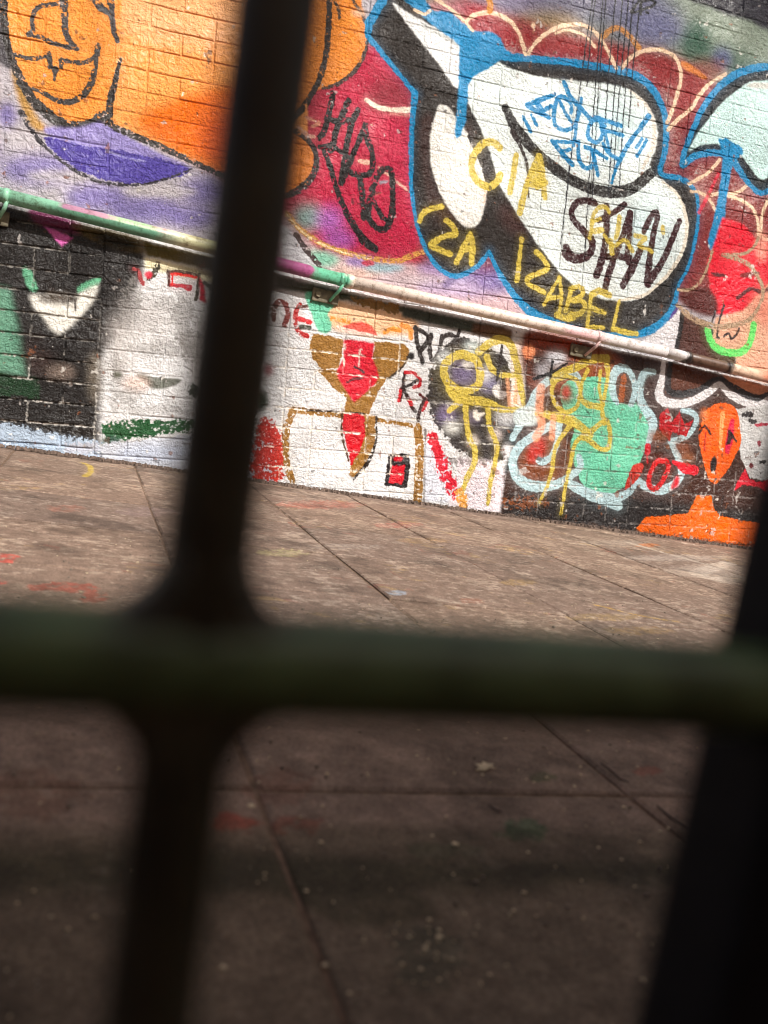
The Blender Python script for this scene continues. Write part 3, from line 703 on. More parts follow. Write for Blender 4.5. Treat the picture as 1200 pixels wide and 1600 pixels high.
# white and black scallop under the pipe at the right
P([(1046, 566), (1130, 588), (1118, 598), (1096, 610), (1066, 616), (1046, 610)], (104, 62, 46), 1.5, False)
P([(1128, 586), (1300, 630), (1300, 660), (1200, 622), (1150, 608)], (236, 166, 128), 2, False)
LN([(1047, 570), (1044, 608), (1064, 616), (1092, 610), (1112, 597), (1126, 592), (1146, 606), (1180, 622), (1204, 617), (1260, 600)], [7, 9, 10, 9, 8, 6, 9, 9, 9, 9], (36, 36, 40), .9)
LN([(1038, 556), (1034, 590), (1030, 618), (1044, 630), (1070, 630), (1098, 619), (1116, 606), (1125, 601), (1140, 616), (1166, 630), (1186, 634), (1206, 624), (1260, 610)], [6, 9, 14, 12, 11, 11, 10, 8, 10, 11, 11, 11, 10], (238, 236, 238), 1)
P([(1146, 640), (1204, 632), (1300, 640), (1300, 760), (1200, 752), (1172, 748), (1158, 718), (1154, 690)], (214, 214, 214), 1.5, False, rough=.1)
for c, a, b, col in (((1168, 648), 10, 5, (40, 34, 36)), ((1176, 658), 8, 4, (46, 40, 40)), ((1190, 664), 12, 3, (190, 40, 70)), ((1186, 694), 3, 5, (150, 40, 60)), ((1174, 728), 4, 4, (120, 30, 40)), ((1192, 722), 6, 3, (36, 34, 34))):
    B(c, a, b, col, .95, .5, .3)
P([(1146, 768), (1150, 756), (1164, 732), (1170, 748), (1186, 754), (1204, 748), (1200, 770), (1180, 760), (1160, 758)], (216, 26, 58), 1, False, rough=.12)
P([(1094, 664), (1104, 641), (1124, 630), (1144, 634), (1154, 654), (1157, 692), (1148, 714), (1130, 744), (1115, 757), (1105, 744), (1096, 712), (1092, 684)], (250, 110, 20), .9, rough=.04)
B((1100, 650), 6, 12, (250, 150, 100), .8)
LN([(1129, 646), (1127, 670), (1125, 700)], [6, 6, 4], (255, 176, 116), 1.2)
LN([(1144, 658), (1140, 684), (1136, 706)], [7, 11, 7], (222, 34, 84), 1.5)
LN([(1092, 678), (1101, 666), (1110, 679)], 3.2, (48, 26, 26), .7)
P([(1134, 696), (1138, 671), (1146, 682), (1140, 694)], (60, 24, 26), .8, False)
LN([(1140, 674), (1150, 690)], 3, (40, 28, 28), .7)
LN([(1102, 676), (1100, 704)], 2.5, (190, 40, 30), .8)
P([(1116, 713), (1120, 722), (1117, 736), (1110, 738), (1110, 722)], (44, 36, 36), .8)
LN([(1102, 746), (1108, 754), (1114, 756), (1118, 748)], 3, (90, 50, 36), 1.2, rough=.2)
P([(994, 826), (1008, 808), (1040, 806), (1074, 803), (1083, 786), (1088, 775), (1112, 775), (1115, 795), (1124, 806), (1160, 814), (1240, 826), (1240, 880), (1100, 858), (1000, 842)], (238, 112, 22), 1.2, False, rough=.07)
# bare / dusty foot of the wall
for x in range(-200, 1300, 22):
    y = 704 + 0.128 * x if x > 0 else 704 + 0.12 * x
    B((x, y + 2), 20, 3.5 + 3 * RNG.random(), (92, 76, 68), .75, 0, .5)

# older coats showing through chips, mostly in the busy lower right
c2 = fbm(W.h, W.w, 13, 3)
hue = vnoise(W.h, W.w, 30)
zr = np.arange(W.h)[:, None] / W.res + W.y0
xr = np.arange(W.w)[None] / W.res + W.x0
low = np.clip(((CZ + .62 - .09 * xr) - zr) * 8, 0, 1)
den = -.04 + .06 * low * np.clip((xr - .9) * .8, .1, 1)
cm = np.clip((c2 - (.735 - den)) * 30, 0, 1)
pal = [(232, 228, 222), (52, 44, 42), (150, 96, 66), (96, 70, 58), (196, 190, 186)]
sel = np.clip((hue * 1.6 - .3) * len(pal), 0, len(pal) - 1).astype(int)
W.a = W.a * (1 - .65 * cm[..., None]) + np.array([lin(c) for c in pal], np.float32)[sel] * (.65 * cm[..., None])
sm = np.clip((fbm(W.h, W.w, (60, 22), 4) - .5) * 5, 0, 1) * (.04 + .08 * low)
W.a *= (1 - sm)[..., None]
# paint missed in the joints, and paint ridges that catch on them
zz = np.arange(W.h)[:, None] / W.res + W.y0
xx = np.arange(W.w)[None] / W.res + W.x0
jm = np.zeros((W.h, W.w), np.float32)
for (x0, x1, z0, z1) in BRICKS:
    a, b = int((x0 - W.x0) * W.res), int((x1 - W.x0) * W.res)
    c, d = int((z0 - W.y0) * W.res), int((z1 - W.y0) * W.res)
    if b < 0 or d < 0 or a >= W.w or c >= W.h:
        continue
    a0, b0 = max(0, a), min(W.w, b)
    jm[max(0, c - 2):max(0, c + 2), a0:b0] = 1
    if a >= 2:
        jm[max(0, c):min(W.h, d), a - 2:a + 2] = 0.8
jm = jm * np.clip((W.clump - 0.40) * 7, 0, 1) * np.clip((W.grit - .25) * 4, 0, 1)


def joints(region, col, alpha):
    keep = W.a.copy()
    W.a[:] = 0
    P(region, (255, 255, 255), 10, False)
    m = (W.a[..., :1] * jm[..., None]) * alpha
    W.a = keep * (1 - m) + lin(col) * m


joints([(-300, 500), (156, 560), (160, 700), (-300, 650)], (210, 206, 200), .95)
joints([(-300, 260), (20, 330), (156, 400), (156, 560), (-300, 500)], (156, 152, 146), .75)
joints([(440, 520), (640, 530), (660, 780), (410, 740), (430, 640)], (250, 240, 226), .9)
joints([(668, 540), (800, 540), (806, 720), (680, 690)], (226, 222, 214), .6)
joints([(810, 560), (960, 560), (1180, 760), (1180, 850), (800, 800)], (206, 200, 196), .4)
W.warp(1.3, 6)
W.a *= (0.94 + 0.12 * W.grit)[..., None]
# pin-holes, runs and chips
for _ in range(450):
    x, y = RNG.integers(4, W.w - 4), RNG.integers(4, W.h - 4)
    r = RNG.integers(1, 3)
    c = lin([(60, 52, 48), (230, 226, 220), (110, 90, 80)][RNG.integers(0, 3)])
    W.a[y:y + r, x:x + r] = W.a[y:y + r, x:x + r] * .4 + c * .6
WALL_IMG = W.image('wall_paint', .97, 1.05, 1.08)

# ------------------------------------------------------------------ worn paint marks and a painted shadow band on the pavement
marks = Canvas(-0.9, 3.3, 0.15, 3.35, 420, on_pave, (142, 123, 111))
m = marks
for c, rx_, ry_, col, al, ro in (((95, 917), 58, 8, (182, 96, 82), .7, .35), ((145, 932), 16, 12, (182, 96, 82), .7, .3), ((10, 872), 22, 7, (200, 90, 80), .8, .5), ((-10, 908), 20, 6, (200, 90, 80), .7, .5),
                                 ((440, 863), 40, 6, (196, 190, 140), .5, .5), ((540, 855), 60, 5, (190, 180, 170), .5, .6), ((940, 965), 60, 6, (190, 164, 104), .35, .5), ((1000, 985), 60, 7, (180, 150, 100), .5, .6),
                                 ((810, 910), 30, 5, (194, 164, 104), .4, .5), ((660, 845), 40, 5, (180, 150, 104), .35, .5), ((1110, 893), 70, 12, (186, 172, 160), .65, .25), ((1060, 872), 90, 5, (190, 178, 168), .6, .3), ((1150, 905), 40, 8, (196, 184, 172), .7, .25),
                                 ((955, 848), 60, 5, (180, 168, 158), .5, .5), ((500, 788), 70, 7, (196, 120, 104), .55, .5), ((230, 800), 50, 8, (160, 140, 140), .4, .5), ((100, 795), 30, 6, (190, 120, 100), .4, .5), ((1010, 852), 20, 3, (214, 130, 70), .6, .4),
                                 ((620, 820), 40, 5, (190, 110, 100), .4, .5), ((735, 940), 20, 4, (176, 110, 88), .35, .5), ((620, 928), 16, 4, (170, 190, 210), .6, .4),
                                 ((362, 1288), 36, 17, (170, 84, 70), .8, .3), ((455, 1290), 60, 16, (150, 80, 66), .6, .4), ((815, 1298), 38, 18, (56, 96, 66), .8, .3), ((845, 1215), 26, 9, (84, 92, 60), .7, .4), ((1010, 1205), 22, 8, (160, 90, 74), .6, .4),
                                 ((690, 1330), 60, 14, (60, 84, 60), .5, .4), ((660, 1500), 70, 50, (70, 84, 76), .5, .4), ((60, 1240), 80, 40, (120, 84, 64), .4, .4), ((430, 1230), 60, 30, (126, 82, 66), .4, .4)):
    m.blob(c, rx_, ry_, col, al, .3, ro)
m.line([(128, 722), (140, 728), (141, 737), (132, 744)], 3, (200, 176, 80), 1)
m.line([(1140, 880), (1110, 888), (1090, 898), (1110, 904), (1170, 908)], 9, (204, 192, 180), 2, rough=.2)
m.line([(985, 848), (1060, 870), (1150, 893)], 5, (196, 184, 172), 2, rough=.3)
m.line([(930, 945), (1000, 962), (1060, 972)], 3, (206, 170, 90), 1.5, rough=.5)
# soft shadow band across the near slabs, painted into their colour
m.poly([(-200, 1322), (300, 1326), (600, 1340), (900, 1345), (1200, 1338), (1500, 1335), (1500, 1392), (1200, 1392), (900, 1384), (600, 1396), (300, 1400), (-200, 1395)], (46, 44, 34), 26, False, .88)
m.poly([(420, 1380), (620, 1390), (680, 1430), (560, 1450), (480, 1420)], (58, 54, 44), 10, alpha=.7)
# an olive tint laid over the slabs beside the fence
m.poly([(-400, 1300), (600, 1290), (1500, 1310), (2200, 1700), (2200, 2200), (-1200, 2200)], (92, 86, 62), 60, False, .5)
# pale abrasion flecks, denser near the wall
fl = fbm(m.h, m.w, (6, 9), 3) * .6 + fbm(m.h, m.w, 60, 2) * .4
dens = np.linspace(-.04, .035, m.h)[:, None]
near = np.clip((np.arange(m.h)[:, None] / m.res + m.y0 - .95) / .5, 0, 1)
f1 = np.clip((fl + dens - .60) * 20, 0, 1) * (.34 * near)
m.a = m.a * (1 - f1[..., None]) + lin((206, 188, 170)) * f1[..., None]
fl = fbm(m.h, m.w, (5, 12), 2) * .55 + fbm(m.h, m.w, 90, 2) * .45
f2 = np.clip((fl - .645) * 18, 0, 1) * (.32 * near)
hue = vnoise(m.h, m.w, 40)[..., None]
m.a = m.a * (1 - f2[..., None]) + (lin((200, 172, 110)) * (hue < .4) + lin((176, 106, 92)) * ((hue >= .4) & (hue < .5)) + lin((206, 192, 176)) * (hue >= .5)) * f2[..., None]
fl = fbm(m.h, m.w, (3.2, 5.5), 2) * .6 + fbm(m.h, m.w, 34, 2) * .4
f3 = np.clip((fl - .62) * 24, 0, 1) * (.45 * np.clip(near + .15, 0, 1))
m.a = m.a * (1 - f3[..., None]) + lin((214, 198, 182)) * f3[..., None]
dk = np.clip((fbm(m.h, m.w, 46, 4) - .52) * 4, 0, 1) * .4
m.a *= (1 - dk)[..., None]
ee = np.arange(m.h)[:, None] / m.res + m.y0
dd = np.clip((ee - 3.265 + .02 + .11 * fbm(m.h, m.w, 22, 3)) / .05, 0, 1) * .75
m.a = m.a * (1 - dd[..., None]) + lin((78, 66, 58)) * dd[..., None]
m.warp(1.5, 6)
PAVE_IMG = m.image('pavement_wear_shade', 1.0)


# ------------------------------------------------------------------ materials
def new_mat(name):
    mt = bpy.data.materials.new(name)
    mt.use_nodes = True
    nt = mt.node_tree
    return mt, nt, nt.nodes['Principled BSDF']


def N(nt, kind, **kw):
    n = nt.nodes.new(kind)
    for k, v in kw.items():
        if k in n.inputs.keys():
            n.inputs[k].default_value = v
        else:
            setattr(n, k, v)
    return n


def math_n(nt, op, a, b=None):
    n = nt.nodes.new('ShaderNodeMath')
    n.operation = op
    for i, v in enumerate((a, b)):
        if v is None:
            continue
        if isinstance(v, (int, float)):
            n.inputs[i].default_value = v
        else:
            nt.links.new(v, n.inputs[i])
    return n.outputs[0]


def mixc(nt, fac, a, b, mode='MIX'):
    n = nt.nodes.new('ShaderNodeMix')
    n.data_type = 'RGBA'
    n.blend_type = mode
    for sk, v in ((n.inputs[0], fac), (n.inputs[6], a), (n.inputs[7], b)):
        if isinstance(v, (int, float)):
            sk.default_value = v
        elif isinstance(v, tuple):
            sk.default_value = (*v, 1)
        else:
            nt.links.new(v, sk)
    return n.outputs[2]


def ramp(nt, fac, stops, interp='LINEAR'):
    r = nt.nodes.new('ShaderNodeValToRGB')
    r.color_ramp.interpolation = interp
    el = r.color_ramp.elements
    while len(el) < len(stops):
        el.new(0.5)
    for e, (p, c) in zip(el, stops):
        e.position = p
        e.color = (*c, 1) if len(c) == 3 else c
    nt.links.new(fac, r.inputs[0])
    return r.outputs[0]


def simple_mat(name, col, rough=0.6, metal=0.0, var=0.25, scale=40.0, bump=0.0, spec=0.5):
    mt, nt, bs = new_mat(name)
    tc = N(nt, 'ShaderNodeTexCoord')
    nz = N(nt, 'ShaderNodeTexNoise', Scale=scale, Detail=5.0)
    nt.links.new(tc.outputs['Object'], nz.inputs['Vector'])
    c = lin(col)
    out = ramp(nt, nz.outputs[0], [(0.3, tuple(c * (1 - var))), (0.7, tuple(np.clip(c * (1 + var), 0, 1)))])
    nt.links.new(out, bs.inputs['Base Color'])
    bs.inputs['Roughness'].default_value = rough
    bs.inputs['Metallic'].default_value = metal
    bs.inputs['Specular IOR Level'].default_value = spec
    if bump:
        b = N(nt, 'ShaderNodeBump', Strength=bump, Distance=0.002)
        nt.links.new(nz.outputs[0], b.inputs['Height'])
        nt.links.new(b.outputs[0], bs.inputs['Normal'])
    return mt


def wall_material():
    mt, nt, bs = new_mat('graffiti_paint_on_brick')
    geo = N(nt, 'ShaderNodeNewGeometry')
    sep = N(nt, 'ShaderNodeSeparateXYZ')
    nt.links.new(geo.outputs['Position'], sep.inputs[0])
    cmb = N(nt, 'ShaderNodeCombineXYZ')
    nt.links.new(math_n(nt, 'DIVIDE', math_n(nt, 'SUBTRACT', sep.outputs[0], W.x0), W.ext[0]), cmb.inputs[0])
    nt.links.new(math_n(nt, 'DIVIDE', math_n(nt, 'SUBTRACT', sep.outputs[2], W.y0), W.ext[1]), cmb.inputs[1])
    im = nt.nodes.new('ShaderNodeTexImage')
    im.image = WALL_IMG
    im.extension = 'EXTEND'
    im.interpolation = 'Linear'
    nt.links.new(cmb.outputs[0], im.inputs[0])
    nz = N(nt, 'ShaderNodeTexNoise', Scale=6.0, Detail=6.0, Roughness=.6)
    nt.links.new(geo.outputs['Position'], nz.inputs['Vector'])
    dirt = ramp(nt, nz.outputs[0], [(0.25, (.84, .82, .80)), (0.6, (1, 1, 1))])
    nt.links.new(mixc(nt, 1.0, im.outputs[0], dirt, 'MULTIPLY'), bs.inputs['Base Color'])
    # lumpy, many-layered paint: fine wormy relief over broad lumps
    mp = N(nt, 'ShaderNodeMapping')
    mp.inputs['Scale'].default_value = (1.0, 1.0, 1.25)
    mp.inputs['Rotation'].default_value = (0, math.radians(24), 0)
    nt.links.new(geo.outputs['Position'], mp.inputs[0])
    n1 = N(nt, 'ShaderNodeTexNoise', Scale=105.0, Detail=3.0, Roughness=.55, Distortion=1.1)
    n2 = N(nt, 'ShaderNodeTexNoise', Scale=30.0, Detail=4.0, Roughness=.6, Distortion=.6)
    n3 = N(nt, 'ShaderNodeTexNoise', Scale=3.0, Detail=2.0)
    for n_ in (n1, n2, n3):
        nt.links.new(mp.outputs[0], n_.inputs['Vector'])
    amp = ramp(nt, n3.outputs[0], [(0.36, (.15, .15, .15)), (0.64, (1.25, 1.25, 1.25))])
    mp2 = N(nt, 'ShaderNodeMapping')
    mp2.inputs['Scale'].default_value = (70, 70, 14)
    nt.links.new(geo.outputs['Position'], mp2.inputs[0])
    n4 = N(nt, 'ShaderNodeTexNoise', Scale=1.0, Detail=2.0, Distortion=.4)
    nt.links.new(mp2.outputs[0], n4.inputs['Vector'])
    vor = N(nt, 'ShaderNodeTexVoronoi', Scale=55.0)
    nt.links.new(mp.outputs[0], vor.inputs['Vector'])
    runs = ramp(nt, n4.outputs[0], [(.55, (0, 0, 0)), (.75, (1, 1, 1))])
    hgt = math_n(nt, 'ADD', math_n(nt, 'MULTIPLY', math_n(nt, 'MULTIPLY', n1.outputs[0], amp), 0.9), n2.outputs[0])
    hgt = math_n(nt, 'ADD', hgt, math_n(nt, 'MULTIPLY', runs, .12))
    hgt = math_n(nt, 'SUBTRACT', hgt, math_n(nt, 'MULTIPLY', math_n(nt, 'MULTIPLY', vor.outputs['Distance'], amp), .30))
    bp = N(nt, 'ShaderNodeBump', Strength=1.0, Distance=0.011)
    nt.links.new(hgt, bp.inputs['Height'])
    nt.links.new(bp.outputs[0], bs.inputs['Normal'])
    nt.links.new(ramp(nt, n2.outputs[0], [(0.3, (.17, .17, .17)), (0.7, (.40, .40, .40))]), bs.inputs['Roughness'])
    bs.inputs['Specular IOR Level'].default_value = 0.36
    return mt


def pave_material():
    mt, nt, bs = new_mat('worn_brown_paving')
    geo = N(nt, 'ShaderNodeNewGeometry')
    org = pave_pt(0, 0)
    loc = N(nt, 'ShaderNodeVectorMath', operation='SUBTRACT')
    nt.links.new(geo.outputs['Position'], loc.inputs[0])
    loc.inputs[1].default_value = org
    ax = []
    for v in (UW, EW):
        d = N(nt, 'ShaderNodeVectorMath', operation='DOT_PRODUCT')
        nt.links.new(loc.outputs[0], d.inputs[0])
        d.inputs[1].default_value = v
        ax.append(d.outputs['Value'])
    cmb = N(nt, 'ShaderNodeCombineXYZ')
    nt.links.new(math_n(nt, 'DIVIDE', math_n(nt, 'SUBTRACT', ax[0], m.x0), m.ext[0]), cmb.inputs[0])
    nt.links.new(math_n(nt, 'DIVIDE', math_n(nt, 'SUBTRACT', ax[1], m.y0), m.ext[1]), cmb.inputs[1])
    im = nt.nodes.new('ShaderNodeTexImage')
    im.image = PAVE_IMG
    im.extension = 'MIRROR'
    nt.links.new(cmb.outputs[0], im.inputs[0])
    n1 = N(nt, 'ShaderNodeTexNoise', Scale=260.0, Detail=4.0, Roughness=.65)
    n2 = N(nt, 'ShaderNodeTexNoise', Scale=38.0, Detail=5.0, Roughness=.6)
    n3 = N(nt, 'ShaderNodeTexVoronoi', Scale=210.0)
    for n_ in (n1, n2, n3):
        nt.links.new(geo.outputs['Position'], n_.inputs['Vector'])
    oi = N(nt, 'ShaderNodeObjectInfo')
    tone = ramp(nt, oi.outputs['Random'], [(0.0, (.86, .86, .88)), (1.0, (1.06, 1.03, 1.0))])
    c = mixc(nt, 1.0, im.outputs[0], ramp(nt, n2.outputs[0], [(.3, (.62, .60, .58)), (.7, (1.12, 1.1, 1.08))]), 'MULTIPLY')
    c = mixc(nt, 1.0, c, ramp(nt, n1.outputs[0], [(.32, (.55, .53, .5)), (.62, (1.1, 1.08, 1.05))]), 'MULTIPLY')
    c = mixc(nt, 1.0, c, tone, 'MULTIPLY')
    grit = ramp(nt, n3.outputs['Distance'], [(.10, (1, 1, 1)), (.16, (0, 0, 0))])
    sel = ramp(nt, n3.outputs['Color'], [(.80, (0, 0, 0)), (.82, (1, 1, 1))])
    gm = N(nt, 'ShaderNodeMix', data_type='FLOAT')
    c = mixc(nt, math_n(nt, 'MULTIPLY', math_n(nt, 'MULTIPLY', grit, sel), .7), c, (.5, .44, .36))
    nt.links.new(c, bs.inputs['Base Color'])
    b = N(nt, 'ShaderNodeBump', Strength=.55, Distance=0.003)
    nt.links.new(math_n(nt, 'ADD', n1.outputs[0], math_n(nt, 'MULTIPLY', n2.outputs[0], 1.5)), b.inputs['Height'])
    nt.links.new(b.outputs[0], bs.inputs['Normal'])
    bs.inputs['Roughness'].default_value = .8
    bs.inputs['Specular IOR Level'].default_value = .25
    nt.nodes.remove(gm)
    return mt


M_WALL = wall_material()
M_PAVE = pave_material()
M_DIRT = simple_mat('joint_dirt', (112, 92, 77), .95, 0, .5, 60, .6, .2)
M_GROUND = simple_mat('asphalt', (92, 84, 78), .95, 0, .3, 12, .4, .2)
M_FENCE = simple_mat('dark_green_fence_paint', (80, 102, 68), .42, 0, .5, 90, .25)
M_FENCE_SHADE = simple_mat('shaded_green_fence_paint', (58, 58, 44), .5, 0, .5, 90, .25)  # same green paint, darkened as in shade, for uprights and welds
M_POST = simple_mat('black_post_paint', (20, 20, 24), .7, 0, .3, 90, .25, .2)
M_STEEL = simple_mat('painted_bracket_steel', (104, 96, 76), .5, 0, .6, 50, .4)
M_RENDER = simple_mat('red_brown_render', (170, 118, 86), .95, 0, .25, 5, .4, .2)
M_FLAKE = simple_mat('paint_flakes', (190, 172, 140), .7, 0, .5, 300)
M_STONE = simple_mat('grey_grit', (112, 100, 88), .85, 0, .5, 200)
M_RUBBLE = simple_mat('wall_foot_rubble', (104, 88, 78), .9, 0, .6, 60)
M_TWIG = simple_mat('dry_twig', (44, 32, 26), .8, 0, .4, 120)
M_LEAF = simple_mat('dry_leaf', (176, 160, 132), .75, 0, .25, 90)


# ------------------------------------------------------------------ object helpers
def link(name, me, mat=None, parent=None):
    o = bpy.data.objects.new(name, me)
    COL.objects.link(o)
    if mat is not None and me is not None and not me.materials:
        me.materials.append(mat)
    if parent is not None:
        o.parent = parent
    return o


def tag(o, label=None, cat=None, group=None, kind=None):
    for k, v in (('label', label), ('category', cat), ('group', group), ('kind', kind)):
        if v:
            o[k] = v
    return o


def mesh(name, vs_, fs, smooth=False):
    me = bpy.data.meshes.new(name)
    me.from_pydata([tuple(v) for v in vs_], [], fs)
    if smooth:
        me.polygons.foreach_set('use_smooth', [True] * len(me.polygons))
    me.update()
    return me


def bm_mesh(name, bm, smooth=False):
    bmesh.ops.recalc_face_normals(bm, faces=bm.faces)
    me = bpy.data.meshes.new(name)
    bm.to_mesh(me)
    bm.free()
    if smooth:
        me.polygons.foreach_set('use_smooth', [True] * len(me.polygons))
    return me


def tube(path, rads, n=16, cap=True):
    """verts, faces of a tube along a list of points"""
    vs_, fs = [], []
    path = [Vector(p) for p in path]
    rads = [rads] * len(path) if isinstance(rads, (int, float)) else rads
    ref = None
    for i, p in enumerate(path):
        t = (path[min(i + 1, len(path) - 1)] - path[max(i - 1, 0)]).normalized()
        if ref is None:
            ref = t.orthogonal().normalized()
        a = (ref - t * ref.dot(t)).normalized()
        ref = a
        b = t.cross(a)
        for k in range(n):
            an = 2 * math.pi * k / n
            vs_.append(p + (a * math.cos(an) + b * math.sin(an)) * rads[i])
    for i in range(len(path) - 1):
        for k in range(n):
            k2 = (k + 1) % n
            fs.append((i * n + k, i * n + k2, (i + 1) * n + k2, (i + 1) * n + k))
    if cap:
        fs.append(tuple(range(n))[::-1])
        fs.append(tuple((len(path) - 1) * n + k for k in range(n)))
    return vs_, fs


def bevel_box(sx, sy, sz, bev, seg=2, center=(0, 0, 0)):
    bm = bmesh.new()
    bmesh.ops.create_cube(bm, size=1)
    bmesh.ops.scale(bm, vec=(sx, sy, sz), verts=bm.verts)
    bmesh.ops.bevel(bm, geom=bm.edges[:], offset=bev, segments=seg, affect='EDGES', profile=.6)
    bmesh.ops.translate(bm, vec=center, verts=bm.verts)
    return bm


# ------------------------------------------------------------------ the ground
PM = Matrix(((UW.x, EW.x, NW.x, 0), (UW.y, EW.y, NW.y, 0), (UW.z, EW.z, NW.z, 0), (0, 0, 0, 1)))
PM.translation = pave_pt(0, 0)
gnd = link('ground', mesh('ground', [(-150, -150, -.06), (150, -150, -.06), (150, 150, -.06), (-150, 150, -.06)], [(0, 1, 2, 3)]), M_GROUND)
gnd.matrix_world = PM
tag(gnd, 'sloping dark asphalt ground under and around the paving', kind='structure')
E_WALL = (Vector((0, DW, 0)) + Vector((0, 0, -0.116))).dot(EW)       # where the pavement meets the wall
PU0, PU1, PE0 = -3.4, 6.0, -0.85
bed = link('pavement', mesh('pavement', [(PU0, PE0, -.0035), (PU1, PE0, -.0035), (PU1, E_WALL + .1, -.0035), (PU0, E_WALL + .1, -.0035),
                                         (PU0, PE0, -.055), (PU1, PE0, -.055), (PU1, E_WALL + .1, -.055), (PU0, E_WALL + .1, -.055)],
                            [(0, 1, 2, 3), (0, 4, 5, 1), (1, 5, 6, 2), (2, 6, 7, 3), (3, 7, 4, 0)]), M_DIRT)
bed.matrix_world = PM
tag(bed, 'sloping pavement of square brown slabs flecked with worn paint', kind='structure')


def slab_mesh(lx, ly, seed):
    r = random.Random(seed)
    n = 5
    vs_, fs = [], []
    b = 0.004

    def co(i, L):
        return [-L / 2, -L / 2 + b, 0, L / 2 - b, L / 2][i]
    for j in range(n):
        for i in range(n):
            edge = i in (0, n - 1) or j in (0, n - 1)
            x, y = co(i, lx), co(j, ly)
            jx = r.uniform(-.0012, .0012) if edge else 0
            jy = r.uniform(-.0012, .0012) if edge else 0
            vs_.append((x + jx, y + jy, -.0025 if edge else r.uniform(-.0006, .0006)))
    for j in range(n - 1):
        for i in range(n - 1):
            fs.append((j * n + i, j * n + i + 1, (j + 1) * n + i + 1, (j + 1) * n + i))
    ring = [i for i in range(n)] + [j * n + n - 1 for j in range(1, n)] + [(n - 1) * n + i for i in range(n - 2, -1, -1)] + [j * n for j in range(n - 2, 0, -1)]
    k = len(vs_)
    for q in ring:
        vs_.append((vs_[q][0], vs_[q][1], -.04))
    for a in range(len(ring)):
        c = (a + 1) % len(ring)
        fs.append((ring[a], k + a, k + c, ring[c]))
    me = mesh('paving_slab', vs_, fs)
    me.materials.append(M_PAVE)
    return me


SLAB = [slab_mesh(.3943, .3943, k) for k in range(5)]
rnd = random.Random(11)
us = [0.185 + 0.4 * k for k in range(-8, 14)]
es = [1.93 + 0.4 * k for k in range(-6, 4)]
last = E_WALL - es[-1] + .02
CUT = [slab_mesh(.3943, last, 50 + k) for k in range(2)]
for u0 in us:
    for e0 in es:
        cut = e0 + .4 > E_WALL
        o = link('paving_slab', rnd.choice(CUT) if cut else rnd.choice(SLAB), None, bed)
        o.location = (u0 + .2, e0 + (last / 2 + .002 if cut else .2), rnd.uniform(-.0015, .0015))
        o.rotation_euler = (rnd.uniform(-.003, .003), rnd.uniform(-.003, .003), 0 if cut else rnd.choice((0, 1, 2, 3)) * math.pi / 2)

# ------------------------------------------------------------------ the painted brick wall
wall = tag(link('brick_wall', None), 'long brick wall covered in graffiti with a blue-outlined white bubble letter', 'wall')
wall.location = (0, DW, 0)
YF = DW


def brick_mesh(L, H, seed, name='brick'):
    r = random.Random(seed)
    xs = [-L / 2, -L / 2 + .003, -L / 6, L / 6, L / 2 - .003, L / 2] if L > .15 else [-L / 2, -L / 2 + .003, 0, L / 2 - .003, L / 2]
    zs = [-H / 2, -H / 2 + .003, H / 2 - .003, H / 2]
    vs_, fs = [], []
    nx, nz = len(xs), len(zs)
    for j, z in enumerate(zs):
        for i, x in enumerate(xs):
            e = i in (0, nx - 1) or j in (0, nz - 1)
            vs_.append((x + (r.uniform(-.0015, .0015) if e else 0), (.0016 if e else r.uniform(-.0006, .0006)), z + (r.uniform(-.0014, .0014) if e else 0)))
    for j in range(nz - 1):
        for i in range(nx - 1):
            fs.append((j * nx + i, j * nx + i + 1, (j + 1) * nx + i + 1, (j + 1) * nx + i))
    ring = list(range(nx)) + [j * nx + nx - 1 for j in range(1, nz)] + [(nz - 1) * nx + i for i in range(nx - 2, -1, -1)] + [j * nx for j in range(nz - 2, 0, -1)]
    k = len(vs_)
    for q in ring:
        vs_.append((vs_[q][0], .03, vs_[q][2]))
    for a in range(len(ring)):
        c = (a + 1) % len(ring)
        fs.append((ring[a], k + a, k + c, ring[c]))
    return vs_, fs


STR = [brick_mesh(BL - JT, CH - JT, k) for k in range(6)]
HED = [brick_mesh(BHD - JT, CH - JT, 20 + k) for k in range(4)]
STR_ME = [mesh('brick', *v, smooth=False) for v in STR]
HED_ME = [mesh('brick', *v, smooth=False) for v in HED]
for me in STR_ME + HED_ME:
    me.materials.append(M_WALL)
ranked = []
for bk in BRICKS:
    x0, x1, z0, z1 = bk
    c = Vector(((x0 + x1) / 2, DW, (z0 + z1) / 2))
    if z1 < CZ - .22 - .0756 * c.x:
        continue
    px, py, dz = to_px(c)
    vis = -40 < px < 1240 and -30 < py < 880
    hid = abs(px - (437 - .1175 * py)) < 45
    ranked.append(((x1 - x0) / dz ** 2 if vis and not hid else (.001 * (x1 - x0) / dz ** 2), bk))
ranked.sort(key=lambda t: -t[0])
VV, FF = [], []
for i, (s_, (x0, x1, z0, z1)) in enumerate(ranked):
    k = rnd.randrange(99)
    hd = (x1 - x0) < .15
    loc = Vector(((x0 + x1) / 2, rnd.uniform(-.0008, .0008), (z0 + z1) / 2))
    rot = (rnd.uniform(-.008, .008), rnd.uniform(-.004, .004), rnd.uniform(-.003, .003))
    if i < 300 and s_ > .002:
        deep = x1 < XJ + .01 and z1 < CZ + .76
        o = link('brick', (HED_ME if hd else STR_ME)[k % (4 if hd else 6)], None, wall)
        if deep:
            o.scale = (.985 if not hd else .965, 1, .945)
        o.location = loc
        o.rotation_euler = rot
    else:
        v, f = (HED if hd else STR)[k % (4 if hd else 6)]
        b0 = len(VV)
        VV += [(a + loc.x, b + loc.y, c + loc.z) for a, b, c in v]
        FF += [tuple(b0 + q for q in t) for t in f]
